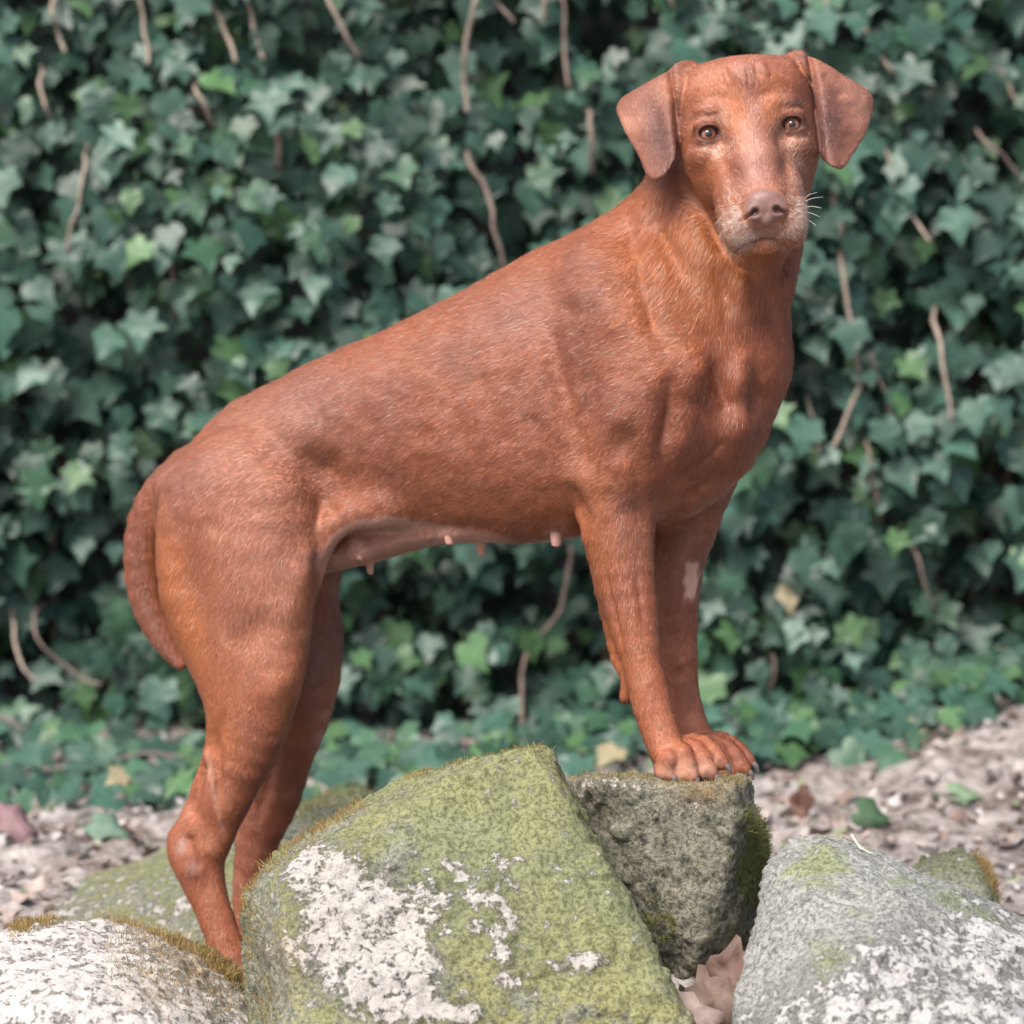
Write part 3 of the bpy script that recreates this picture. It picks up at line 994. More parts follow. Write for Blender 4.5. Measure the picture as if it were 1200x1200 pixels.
def moss_on(rock, maskf, n, L, cols, name, rad=0.00035, lean=0.35, seed=0):
    o, V, Q, Nn, px, py = rock
    r = np.random.default_rng(seed)
    w = maskf(px, py, Nn)
    p = w / w.sum()
    idx = r.choice(len(V), n, p=p)
    P0 = V[idx] + r.normal(0, 0.0022, (n, 3))
    up = unitr(Nn[idx] * 0.7 + np.array([0, 0, 0.8]) + r.normal(0, lean, (n, 3)))
    ll = L * r.uniform(0.45, 1.25, n)
    P0 -= Nn[idx] * 0.003
    mid = P0 + up * (ll * 0.5)[:, None]
    tip = mid + unitr(up + r.normal(0, 0.3, (n, 3))) * (ll * 0.5)[:, None]
    pts = np.stack([P0, mid, tip], 1)
    loc = np.array(o.location)
    rr = np.tile([rad, rad * 0.9, rad * 0.7], (n, 1))
    cc = np.array(cols)[r.integers(0, len(cols), n)] * r.uniform(0.7, 1.25, (n, 1))
    h = make_hair(name, pts, rr, cc, M_moss, o)
    h['kind'] = 'stuff'
    return h
def seg_mask(poly, width):
    poly = [np.array(p, float) for p in poly]
    def f(px, py, Nn):
        best = np.full(len(px), 1e9)
        P = np.stack([px, py], 1)
        for a, b in zip(poly[:-1], poly[1:]):
            ab = b - a
            t = np.clip(((P - a) @ ab) / (ab @ ab), 0, 1)
            best = np.minimum(best, np.linalg.norm(P - a - t[:, None] * ab, axis=1))
        return np.exp(-(best / width) ** 2) * sstep(-0.2, 0.25, Nn[:, 2]) + 1e-12
    return f
BR = [(0.26, 0.15, 0.045), (0.20, 0.12, 0.05), (0.33, 0.22, 0.07), (0.15, 0.14, 0.05)]
GR = [(0.09, 0.10, 0.03), (0.15, 0.16, 0.04), (0.20, 0.18, 0.06)]
moss_on(rD, seg_mask([(135, 1064), (175, 1074), (205, 1090), (245, 1114), (290, 1146), (318, 1185)], 9), 5200, 0.014, BR, 'moss_fringe', seed=1)
moss_on(rD, seg_mask([(20, 1090), (80, 1070), (135, 1066)], 7), 1100, 0.011, BR, 'moss_fringe', seed=2)
moss_on(rD, seg_mask([(170, 1110), (200, 1160), (150, 1120), (255, 1170)], 28), 1500, 0.010, BR, 'moss_fringe', 0.0003, seed=3)
moss_on(rA, seg_mask([(290, 1046), (310, 1020), (335, 1000), (370, 975), (420, 948)], 6), 1100, 0.011, BR, 'moss_fringe', seed=4, rad=0.0003)
moss_on(rA, seg_mask([(285, 1060), (300, 1110), (310, 1190)], 16), 2600, 0.007, GR + BR, 'moss_fringe', seed=5)
moss_on(rB, seg_mask([(870, 965), (890, 985), (900, 1020), (895, 1060)], 10), 5200, 0.012, GR, 'moss_cushion', seed=6)
moss_on(rB, seg_mask([(690, 915), (860, 915)], 12), 2600, 0.005, GR + BR, 'moss_fringe', seed=7)
moss_on(rB, seg_mask([(760, 1060), (780, 1100), (800, 1130)], 16), 2600, 0.006, GR, 'moss_cushion', seed=8)
moss_on(rA, seg_mask([(480, 910), (560, 885), (612, 874), (640, 880)], 5), 900, 0.006, GR + BR, 'moss_fringe', seed=9)
moss_on(rF, seg_mask([(340, 958), (400, 932), (440, 926)], 8), 700, 0.015, GR, 'moss_fringe', seed=10)
moss_on(rE, seg_mask([(1150, 1010), (1172, 1050)], 6), 500, 0.015, BR, 'moss_fringe', seed=11)

# ---- individual leaves and sprigs lying about
single_leaf('dead_leaf', 'curled pinkish brown dead leaf wedged deepest between the two right hand rocks', 'leaf', at(832, 1175, 3.62), 0.085, (0.3, -1, 0.5), (0.1, 0.3, 1), (0.14, 0.095, 0.075), 71, group='dead leaves between the rocks')
single_leaf('dead_leaf', 'reddish dead leaf standing upright beside the foot of the grey block', 'leaf', at(856, 1140, 3.64), 0.075, (-0.5, -1, 0.1), (0.35, 0.1, 1), (0.115, 0.065, 0.05), 72, group='dead leaves between the rocks')
single_leaf('dead_leaf', 'pale dead leaf lying against the edge of the large mossy boulder', 'leaf', at(812, 1190, 3.58), 0.075, (0.1, -1, 0.9), (-0.8, 0.2, 0.5), (0.22, 0.17, 0.15), 73, group='dead leaves between the rocks')
def gz(px, py, Y):
    p = at(px, py, Y)
    return p
def on_ground(px, py, dz=0.01):
    lo, hi = 3.3, 6.0
    for _ in range(40):
        m = (lo + hi) / 2
        p = at(px, py, m)
        if p[2] > ground_h(p[:1], p[1:2])[0]:
            lo = m
        else:
            hi = m
    p = at(px, py, lo); p[2] += dz
    return p
single_leaf('dead_leaf', 'dark brown shrivelled leaf on the soil to the right of the front paws', 'leaf', on_ground(938, 958, .02), 0.062, (-0.2, -1, 0.6), (0.3, -0.2, 1), (0.10, 0.045, 0.03), 81)
gl = leafs[4]
single_leaf('fallen_ivy_leaf', 'dark green ivy leaf lying on the soil just behind the pale striped rock', 'leaf', on_ground(1005, 972, .03), 0.062, (0.1, -1, 0.7), (1.0, -0.2, -0.25), (0.035, 0.085, 0.035), 82, gl)
single_leaf('fallen_ivy_leaf', 'pale green ivy leaf flat on the soil at the right behind the rocks', 'leaf', on_ground(1115, 942, .02), 0.06, (0.1, -0.5, 1), (1, 0.1, 0), (0.16, 0.24, 0.14), 83, gl)
single_leaf('fallen_ivy_leaf', 'grey green ivy leaf on the soil in the bottom left behind the mossy fringe', 'leaf', on_ground(110, 985, .03), 0.07, (0.1, -0.6, 1), (1, -0.4, 0), (0.11, 0.18, 0.13), 84, gl)
single_leaf('dead_leaf', 'purplish dead leaf on the soil near the left edge of the picture', 'leaf', on_ground(18, 992, .03), 0.085, (0.2, -1, 0.8), (-0.4, -0.2, 1), (0.20, 0.12, 0.13), 85)
V, F = tube([at(998, 978, 3.66), at(1004, 988, 3.655), at(1010, 996, 3.65)], [0.0016, 0.0012, 0.0005], 6)
V2, F2 = tube([at(1006, 990, 3.655), at(1016, 998, 3.652), at(1024, 1000, 3.65)], [0.001, 0.0009, 0.0004], 6)
F = list(F) + [tuple(i + len(V) for i in f) for f in F2]
m_, nt_, nd_, lk_, pb_ = mat_new('dry_straw'); pb_.inputs['Base Color'].default_value = (0.5, 0.5, 0.38, 1); pb_.inputs['Roughness'].default_value = 0.7
tag(new_mesh_obj('dry_sprig', list(V) + list(V2), F, m_), 'tiny pale dry sprig lying on top of the striped rock', 'sprig')
# ================================================================== THE DOG
TH = math.radians(27)
DF = np.array([math.cos(TH), -math.sin(TH), 0.0])      # forwards (towards the head)
DL = np.array([math.sin(TH), math.cos(TH), 0.0])       # lateral, positive = far side
D0 = np.array([(520 - 600) / FPX * 4.0, 4.0, 0.0])     # dog origin on the ground plane

def S(px, py, w=0.0):
    d = ray(px, py)
    t = ((D0 + DL * w - CAMP) @ DL) / (d @ DL)
    return CAMP + d * t
def pxs(P):
    return ((P - CAMP) @ F_) / FPX

dog_prims = []
class Chain:
    """a limb: many short tapered bones with one smooth skin"""
    def __init__(s, bones, k, op):
        s.b, s.k, s.op = bones, k, op
        P = np.array([x.A for x in bones] + [bones[-1].B])
        s.c = (P.min(0) + P.max(0)) / 2
        s.R = np.linalg.norm(P - s.c, axis=1).max() + max(max(x.ra + x.rb) for x in bones)
    def __call__(s, P):
        lo, hi = P.min(0), P.max(0)
        c = (lo + hi) / 2; r = np.linalg.norm(hi - lo) / 2
        bs = s.b
        if r < 0.12:
            bs = [x for x in s.b if np.linalg.norm(x.c - c) < x.R + r + 0.035]
            if not bs:
                return np.full(len(P), 0.06)
        D = bs[0](P)
        for x in bs[1:]:
            d = x(P)
            h = np.maximum(0.0025 - np.abs(D - d), 0) / 0.0025
            D = np.minimum(D, d) - h * h * 0.0025 * 0.25
        return D

def crom(A, m):
    A = np.asarray(A, float)
    n = len(A); out = []
    for i in range(n - 1):
        p0 = A[max(i - 1, 0)]; p1 = A[i]; p2 = A[i + 1]; p3 = A[min(i + 2, n - 1)]
        for j in range(m):
            t = j / m
            out.append(0.5 * (2 * p1 + (p2 - p0) * t + (2 * p0 - 5 * p1 + 4 * p2 - p3) * t * t + (3 * p1 - p0 - 3 * p2 + p3) * t ** 3))
    out.append(A[-1])
    return np.array(out)

def chain(pts, w=None, k=0.012, op='u'):
    """pts: (px, py, in-plane radius px, lateral radius px [, w])"""
    rows = []
    for p in pts:
        ww = p[4] if len(p) > 4 else w
        c = S(p[0], p[1], ww); s = pxs(c)
        ain = math.sqrt(max(p[2] ** 2 - (0.454 * p[3]) ** 2, (0.5 * p[2]) ** 2)) / 0.891
        rows.append([*c, ain * s, p[3] * s])
    if len(rows) > 2:
        rows = crom(rows, 2)
    bones = []
    for a, b in zip(rows[:-1], rows[1:]):
        bones.append(Bone(a[:3], b[:3], (float(a[3]), float(a[4])), (float(b[3]), float(b[4])), DL, k, op))
    dog_prims.append(Chain(bones, k, op) if len(bones) > 1 else bones[0])

# ---- torso loft in the dog's own frame
def toL(P):
    q = P - D0
    return q @ DF, q @ DL, q[..., 2]
TOP = [(192, 592), (202, 563), (216, 546), (233, 524), (252, 502), (270, 477), (300, 461), (350, 435), (400, 411), (450, 389), (500, 367), (540, 345), (580, 322), (620, 299), (660, 280), (700, 270), (760, 285), (820, 320), (860, 340), (885, 380), (902, 420)]
BOT = [(192, 615), (202, 642), (214, 662), (248, 690), (300, 680), (350, 655), (400, 620), (450, 612), (500, 618), (550, 626), (600, 631), (650, 631), (700, 626), (750, 612), (800, 588), (840, 556), (870, 522), (890, 486), (902, 440)]
WID = [(192, 18), (214, 40), (248, 64), (300, 86), (350, 84), (400, 80), (450, 84), (500, 92), (560, 102), (620, 108), (680, 110), (740, 112), (790, 112), (830, 102), (865, 82), (890, 52), (902, 20)]
def prof(tab, z=True):
    P = np.array([S(x, y, 0) for x, y in tab]) if z else np.array([S(x, 500, 0) for x, y in tab])
    L = toL(P)[0]
    v = P[:, 2] if z else np.array([b * 0.00100 for a, b in tab])
    o = np.argsort(L)
    L, v = L[o], v[o]
    Ls = np.linspace(L[0], L[-1], 400)
    vs = np.interp(Ls, L, v)
    kern = np.ones(21) / 21
    vp = np.convolve(np.pad(vs, 10, 'edge'), kern, 'valid')
    if z is True or z is False:
        vs2 = vp
        vs2[:12] = vs[:12]; vs2[-12:] = vs[-12:]
    return Ls, vs2
TL, TV = prof(TOP); BL_, BV = prof(BOT); WL, WV = prof(WID, False)
Lmin, Lmax = max(TL[0], BL_[0]), min(TL[-1], BL_[-1])
def torso(P):
    L, W, Z = toL(P)
    Lc = np.clip(L, Lmin, Lmax)
    t = np.interp(Lc, TL, TV); b = np.interp(Lc, BL_, BV); w = np.interp(Lc, WL, WV)
    c = (t + b) / 2; h = np.maximum((t - b) / 2, 0.012)
    v = (Z - c) / h
    # narrower along the spine, fuller low on the ribs
    fl = np.interp(Lc, [Lmin, -0.10, 0.1, 0.25, Lmax], [0.0, 0.05, 0.16, 0.18, 0.0])
    wv = w * (1 - fl * np.clip(v, -1, 1))
    u = W / wv
    e = 2.25
    rho = (np.abs(u) ** e + np.abs(v) ** e + 1e-9) ** (1 / e)
    d = (rho - 1) * np.minimum(h, wv) * 0.9
    ex = np.abs(L - Lc)
    return np.where(ex > 0, np.sqrt(np.maximum(d, 0) ** 2 + ex ** 2), d)
dog_prims.append(Fn(torso, S(520, 500), 0.50, 0.02))

# ---- rump, thighs
chain([(232, 572, 42, 56, 0), (300, 565, 80, 62, 0)], k=0.03)
NW, FW = -0.078, 0.085
chain([(268, 560, 66, 34), (276, 592, 94, 46), (279, 640, 95, 52), (278, 690, 93, 50), (286, 740, 82, 44), (292, 785, 67, 40), (292, 818, 56, 36), (288, 852, 47, 32),
       (277, 890, 40, 29), (260, 930, 35, 25)], NW, 0.02)
chain([(260, 930, 33, 22), (244, 966, 35, 19), (232, 1000, 33, 19), (238, 1030, 27, 18), (247, 1058, 22, 17), (262, 1100, 20, 18), (278, 1140, 21, 20), (292, 1162, 22, 24)], NW, 0.010)
# hock point of the near hind leg
chain([(213, 984, 17, 13), (212, 1003, 14, 11)], NW, 0.012)
# far hind leg
chain([(300, 560, 80, 40), (325, 640, 78, 46), (335, 700, 61, 46), (345, 745, 57, 42), (348, 790, 51, 38), (340, 835, 46, 32), (326, 880, 41, 28), (316, 925, 36, 25), (305, 965, 29, 21), (297, 1010, 22, 18), (290, 1055, 17, 17), (296, 1095, 18, 20)], FW, 0.02)
chain([(342, 905, 11, 9), (340, 935, 10, 8), (324, 972, 8, 8)], FW, 0.012)
# hind paws
for w0, cx, cy in ((NW, 292, 1165), (FW, 300, 1100)):
    for j in range(4):
        ww = w0 - 0.03 + 0.02 * j
        e = 1 if j in (1, 2) else 0.7
        chain([(cx - 2, cy, 15, 13), (cx + 22 * e + 6, cy + 3, 13, 10), (cx + 40 * e, cy + 12, 10, 9)], ww, 0.006)

# ---- flank skin fold, belly and mammary line
chain([(365, 665, 12, 20, -0.075), (385, 628, 13, 14, -0.070), (415, 606, 15, 14, -0.066), (460, 596, 18, 20, -0.060)], k=0.03)
chain([(345, 655, 22, 30, 0.01), (400, 640, 25, 38, 0.01), (470, 624, 22, 40, 0.01), (560, 614, 19, 44, 0.01), (640, 606, 20, 40, 0.01)], k=0.03)
chain([(372, 656, 12, 16, -0.022), (430, 641, 15, 18, -0.024), (500, 625, 13, 17, -0.026), (600, 616, 12, 16, -0.03), (680, 610, 12, 16, -0.03)], k=0.012)
chain([(360, 665, 12, 18, 0.032), (400, 656, 13, 17, 0.032), (450, 645, 12, 17, 0.032), (530, 624, 11, 16, 0.03)], k=0.010)
TEATS = ((417, 641, -0.036, 14, 4.6, 5), (433, 658, 0.030, 14, 4.3, 1), (525, 619, -0.042, 18, 5.2, 2), (563, 630, 0.015, 20, 4.8, 1), (651, 617, -0.048, 22, 6.0, 1))
for (x, y, w, h, r, dx) in TEATS:
    chain([(x, y - 8, r * 2.0, r * 2.0), (x, y - 1, r * 1.4, r * 1.4)], w, 0.006)

# ---- tail, hanging behind the far side of the buttock
chain([(246, 536, 20, 22), (216, 553, 22, 22), (192, 578, 23.5, 21), (173, 612, 23, 18), (166, 652, 21, 16), (169, 695, 19, 14), (182, 733, 16, 12), (200, 763, 11, 9), (213, 779, 7, 6)], 0.012, 0.018)

# ---- shoulder and near fore leg
FN, FF = -0.078, 0.078
chain([(700, 320, 38, 22, -0.050), (735, 390, 52, 24, -0.078), (772, 440, 46, 26, -0.084)], k=0.035)
chain([(775, 445, 44, 30, -0.082), (745, 500, 56, 32, -0.080), (722, 560, 48, 34, -0.078)], k=0.028)
chain([(720, 565, 47, 36), (722, 600, 44, 34), (727, 640, 38, 30), (734, 685, 33, 26), (743, 730, 28, 22), (752, 775, 22, 20), (758, 800, 22, 20), (765, 830, 22, 19), (775, 862, 21, 19), (783, 880, 22, 22)], FN, 0.014)
chain([(690, 575, 13, 12), (697, 600, 12, 12)], FN, 0.012)                     # elbow point
chain([(703, 640, 12, 12), (710, 690, 12, 10), (720, 735, 11, 9), (727, 770, 11, 9), (737, 790, 10, 9), (738, 804, 9.5, 9), (734, 816, 7.5, 8)], FN + 0.010, 0.012)
# far fore leg
chain([(835, 505, 42, 34), (826, 550, 40, 36), (810, 600, 35, 33), (794, 650, 33, 33), (791, 700, 27, 27), (794, 745, 22, 21), (796, 780, 20.5, 19), (800, 812, 19, 18), (808, 845, 19, 17), (818, 872, 20, 19)], FF, 0.016)
# chest
chain([(820, 410, 62, 50, 0.0), (850, 470, 58, 56, 0.0), (840, 520, 48, 50, 0.0), (800, 568, 40, 58, 0.0), (775, 585, 34, 58, 0)], k=0.03)
chain([(808, 405, 34, 22, -0.062), (838, 450, 42, 26, -0.045), (840, 505, 38, 26, -0.032)], k=0.02)     # near pectoral
chain([(872, 400, 30, 22, 0.052), (868, 445, 42, 28, 0.050), (858, 495, 34, 28, 0.045)], k=0.02)         # far pectoral
chain([(898, 408, 17, 18, 0.015), (901, 436, 19, 18, 0.015), (890, 468, 16, 16, 0.01)], k=0.02)           # breastbone
# neck
chain([(768, 385, 108, 84, 0), (818, 335, 92, 72, 0), (850, 270, 76, 62, 0), (872, 200, 58, 52, 0)], k=0.030)
chain([(712, 310, 40, 32, 0), (760, 272, 45, 38, 0), (796, 236, 46, 40, 0), (832, 180, 44, 44, 0)], k=0.025)
chain([(884, 235, 55, 40, 0.0), (880, 300, 53, 42, 0.0), (868, 350, 54, 42, 0.0), (864, 410, 58, 44, 0.0)], k=0.03)

# ---- paws: four toes each, front ones planted on the grey block
near_front = [(784, 888, 777, 904, 12.5, -0.100), (788, 882, 803, 904, 16.5, -0.086), (794, 878, 826, 901, 16, -0.066), (800, 872, 840, 890, 14, -0.050)]
far_front = [(822, 876, 848, 901, 14, 0.046), (826, 872, 866, 897, 14, 0.062), (830, 868, 872, 889, 12.5, 0.080), (824, 866, 862, 879, 11, 0.098)]
toe_tips = []
for (x0, y0, x1, y1, r, w) in near_front + far_front:
    xm, ym = x0 * .42 + x1 * .58, y0 * .5 + y1 * .5 - r * 0.45
    chain([(x0, y0, r * 0.80, r * 0.75), (xm, ym, r * 0.92, r * 0.78), (x1, y1, r * 0.86, r * 0.78)], w, 0.0045)
    chain([(x1 + 3, y1 + r * 0.25, r * 0.72, r * 0.68), (x1 + 7, y1 + r * 0.38, r * 0.55, r * 0.5)], w, 0.005)
    toe_tips.append((x1 + 11, y1 + r * 0.35, w, r))
chain([(786, 888, 16, 16, -0.078), (804, 892, 14, 16, -0.070)], k=0.010)
chain([(826, 878, 17, 17, 0.07), (846, 884, 13, 15, 0.07)], k=0.010)

# ---- head, in its own frame: u to picture right, v up, n towards the camera; 1 unit about 1 mm
HO = at(879.5, 150.5, 3.735)
HS = pxs(HO)
ra = math.radians(6.3)
HU = unit(math.cos(ra) * R_ + math.sin(ra) * U_)
HV = unit(-math.sin(ra) * R_ + math.cos(ra) * U_)
HN = -F_
HM = np.stack([HU, HV, HN])
def H(u, v, n):
    return HO + HS * (u * HU + v * HV + n * HN)
def toH(P):
    return (P - HO) @ HM.T / HS
def hell(u, v, n, ru, rv, rn, k=10, op='u', pitch=0, yaw=0):
    M = HM.copy()
    if pitch:
        c, s = math.cos(math.radians(pitch)), math.sin(math.radians(pitch))
        M = np.stack([HM[0], c * HM[1] + s * HM[2], -s * HM[1] + c * HM[2]])
    if yaw:
        c, s = math.cos(math.radians(yaw)), math.sin(math.radians(yaw))
        M = np.stack([c * M[0] + s * M[2], M[1], -s * M[0] + c * M[2]])
    dog_prims.append(Ell(H(u, v, n), M, (ru * HS, rv * HS, rn * HS), k * HS, op))
def hbone(a, b, ra_, rb_, k=8, op='u'):
    """radii as (other, along HU)"""
    dog_prims.append(Bone(H(*a), H(*b), (ra_[0] * HS, ra_[1] * HS), (rb_[0] * HS, rb_[1] * HS), HU, k * HS, op))

hell(0, 20, -80, 78, 64, 74, 20)                       # braincase
hell(-37, 38, -62, 44, 49, 52, 22)
hell(37, 38, -62, 44, 49, 52, 22)
hell(0, 40, -44, 46, 40, 40, 22)                       # forehead
hell(0, 42, -66, 54, 47, 50, 20)                       # dome
for s in (-1, 1):
    hell(s * 56, -18, -58, 27, 48, 46, 22)             # cheek and jaw muscle
    hell(s * 45, -55, -40, 22, 38, 38, 18)
    hell(s * 50, -26, -20, 18, 16, 22, 14)             # below the eye
    hell(s * 38, 24, -12, 19, 10, 15, 12)              # brow
    hell(s * 21, 2, -8, 17, 26, 16, 12)                # inner corner towards the stop
hbone((0, 18, -22), (0, -50, 36), (22, 27), (21, 25), 14)          # bridge
hbone((0, -50, 36), (0, -88, 63), (21, 25), (18, 23), 12)
hbone((0, -55, -10), (0, -104, 42), (40, 44), (31, 39), 14)        # muzzle mass
for s in (-1, 1):
    hbone((s * 30, -48, -12), (s * 23, -108, 50), (24, 18), (23, 17), 20)
    hell(s * 27, -119, 49, 22, 26, 25, 8)                          # flews
    hell(s * 32, -134, 40, 13, 12, 18, 6)
    hell(s * 34, -96, 20, 15, 32, 30, 20)
    hell(s * 30, -128, 34, 13, 15, 22, 8)
    hell(s * 13, -110, 68, 13, 14, 12, 6)
hbone((0, -80, -30), (0, -132, 40), (22, 32), (12, 18), 8)         # lower jaw
hell(-4, -142, 42, 18, 8, 13, 6)                                   # chin
# mouth: parting line below the nose
for s in (-1, 1):
    hbone((0, -123, 78), (s * 14, -132, 76), (2.2, 3.0), (2.4, 3.0), 2.5, 's')
    hbone((s * 14, -132, 76), (s * 30, -141, 58), (2.4, 2.2), (2.4, 2.4), 2.5, 's')
hbone((0, -108, 84), (0, -124, 78), (2.0, 1.4), (2.0, 1.4), 3, 's')
# nose
hell(0, -98, 72, 23.5, 17, 16, 3)
hell(0, -91, 74, 22, 12.5, 14, 5)
hell(-12, -105, 76, 13, 13, 14, 4)
hell(12, -105, 76, 13, 13, 14, 4)
hell(0, -114, 76, 9, 9, 11, 4)
for s in (-1, 1):
    hell(s * 12.5, -105.5, 91, 5.8, 5.4, 8, 2.5, 's')
    hbone((s * 16, -107, 86), (s * 24, -111, 77), (1.8, 3), (1.4, 3), 2.5, 's')
hbone((0, -108, 93), (0, -122, 86), (1.8, 1.1), (1.8, 1.1), 2, 's')
# eyes: lids, then the almond opening the eyeball sits in
EYES = [(-49.2, 0, -1), (49.2, 0, 1)]
for (eu, ev, s) in EYES:
    hell(eu, ev, -13, 15.5, 12, 14.5, 9)
    hell(eu - s * 1, ev + 10, -6, 16, 6.5, 9, 9)
    hell(eu, ev - 9, -9, 13, 4.5, 8, 7)
    hell(eu, ev - 0.4, 2, 12.2, 8.2, 13, 1.8, 's')
    hell(eu - s * 9.5, ev - 2.0, 2, 4, 2.4, 9, 2, 's')
# ears: thick folded flaps
EL = [(822, 80), (813, 72), (800, 75), (780, 86), (758, 97), (738, 109), (723, 119), (724, 132), (729, 146), (736, 161), (744, 177), (752, 195), (758, 209), (768, 214), (779, 207), (787, 195), (793, 180), (796, 160), (796, 143), (797, 120), (802, 101), (811, 87)]
ER = [(922, 70), (931, 63), (950, 67), (968, 76), (986, 88), (1002, 97), (1015, 103), (1026, 115), (1023, 132), (1017, 152), (1008, 168), (997, 183), (987, 198), (977, 203), (966, 198), (959, 187), (954, 170), (953, 148), (954, 128), (950, 105), (942, 88), (931, 75)]
EARS = []
def ear(poly, sgn):
    P2 = []
    for (x, y) in poly:
        q = toH(at(x, y, 3.80))
        P2.append((q[0], q[1]))
    P2 = np.array(P2)
    Q2 = []
    for i in range(len(P2)):                               # round the outline
        a, b, c, d = P2[i - 1], P2[i], P2[(i + 1) % len(P2)], P2[(i + 2) % len(P2)]
        Q2 += [b, 0.5 * (b + c) + 0.0625 * (b + c - a - d)]
    Q2 = np.array(Q2)
    P2 = 0.25 * np.roll(Q2, 1, 0) + 0.5 * Q2 + 0.25 * np.roll(Q2, -1, 0)
    # perspective: recompute for the flap's depth
    def f(P):
        q = toH(P)
        u, v, n = q[:, 0], q[:, 1], q[:, 2]
        au = u * sgn                                       # outwards positive
        nn = -34 - 0.0075 * np.clip(au - 84, 0, 80) ** 2 - 0.10 * np.clip(au - 84, 0, 80) + 0.02 * (au - 84)
        nn = nn - 0.55 * 9 * np.log1p(np.exp((v - 52) / 9)) + 7 * np.exp(-((au - 92) / 13) ** 2) * sstep(70, 10, v)
        nn = nn - 9 * np.exp(-((au - 82) / 5) ** 2) + 5 * np.exp(-((v + 60) / 18) ** 2)
        d2 = np.full(len(u), 1e9); inside = np.zeros(len(u), bool)
        m = len(P2)
        for i in range(m):
            a, b = P2[i], P2[(i + 1) % m]
            e = b - a
            pu, pv = u - a[0], v - a[1]
            t = np.clip((pu * e[0] + pv * e[1]) / (e @ e), 0, 1)
            d2 = np.minimum(d2, (pu - t * e[0]) ** 2 + (pv - t * e[1]) ** 2)
            cond = ((a[1] > v) != (b[1] > v)) & (u < (b[0] - a[0]) * (v - a[1]) / (b[1] - a[1] + 1e-9) + a[0])
            inside ^= cond
        dd = np.sqrt(d2) * np.where(inside, -1, 1) + 2.5
        th = 2.6 + 2.4 * np.exp(-((au - 74) / 10) ** 2) * sstep(40, 70, v)
        dz = np.abs(n - nn) * 0.80
        q1 = np.maximum(dd, 0)
        d = np.sqrt(q1 ** 2 + dz ** 2) - th
        d = np.where(dd < 0, dz - th, d)
        return d * HS
    c = np.append(P2.mean(0), -45)
    dog_prims.append(Fn(f, H(*c), 0.105, 0.004))
    EARS.append(f)
ear(EL, -1); ear(ER, 1)
hbone((-46, 64, -56), (-64, 76, -60), (17, 14), (12, 10), 12)
hbone((48, 64, -56), (62, 77, -58), (17, 14), (12, 10), 12)

# ---- grow the surface
def axis(segs):
    out = [segs[0][0]]
    for a, b, h in segs:
        n = max(int(round((b - a) / h)), 1)
        out += list(a + (b - a) * (np.arange(n) + 1) / n)
    return np.array(out)
hx0, hx1 = H(-165, 0, 0)[0], H(155, 0, 0)[0]
hz0, hz1 = H(0, -162, 0)[2] , H(0, 105, 0)[2]
gx = axis([(-0.57, hx0, 0.0032), (hx0, hx1, 0.0015), (hx1, hx1 + 0.02, 0.003)])
gy = axis([(3.60, 3.86, 0.0018), (3.86, 4.36, 0.003)])
gz_ = axis([(-0.06, 0.20, 0.0030), (0.20, 0.262, 0.002), (0.262, hz0, 0.0032), (hz0, hz1, 0.0015)])
def dev(P, cen, rad):
    if not any(np.linalg.norm(p.c - cen) < p.R + rad + 0.03 for p in dog_prims if p.op == 'u'):
        return None
    return sdf_eval(P, dog_prims, cen, rad)
DV, DQ = surface_net(gx, gy, gz_, dev, 18)
# keep the largest connected piece only
def components(nv, Q):
    lab = np.arange(nv)
    E = np.concatenate([Q[:, [0, 1]], Q[:, [1, 2]], Q[:, [2, 3]]])
    for _ in range(400):
        m = np.minimum(lab[E[:, 0]], lab[E[:, 1]])
        old = lab.copy()
        np.minimum.at(lab, E[:, 0], m); np.minimum.at(lab, E[:, 1], m)
        lab = lab[lab]
        if (lab == old).all():
            break
    return lab
lab = components(len(DV), DQ)
big = np.bincount(lab).argmax()
keep = lab == big
remap = np.cumsum(keep) - 1
DQ = remap[DQ[keep[DQ[:, 0]]]]
DV = DV[keep]
hq = toH(DV)
def near_ears(P):
    q = np.full(len(P), 1.0)
    m = np.linalg.norm(P - HO, axis=1) < 0.22
    if m.any():
        q[m] = np.minimum(EARS[0](P[m]), EARS[1](P[m]))
    return sstep(0.0045, 0.0012, q)
def head_mask(P):
    q = toH(P)
    e2 = np.sqrt((q[:, 0] / 66) ** 2 + ((q[:, 1] + 105) / 62) ** 2 + ((q[:, 2] - 50) / 62) ** 2)
    e = np.sqrt((q[:, 0] / 92) ** 2 + ((q[:, 1] + 22) / 128) ** 2 + ((q[:, 2] + 20) / 112) ** 2)
    return np.maximum(np.maximum(sstep(1.12, 0.92, e), sstep(1.1, 0.9, e2)), near_ears(P))
head_m = head_mask(DV)
dpx, dpy = proj(DV)
fine = np.maximum(head_m, sstep(840, 865, dpy) * (dpx > 740))
fine = np.maximum(fine, ((dpy > 634) & (dpx > 395) & (dpx < 670) & (dpy < 690)).astype(float))
DV = laplacian(DV, DQ, 3, 0.5, 1 - fine)
DV = laplacian(DV, DQ, 1, 0.5, head_m)

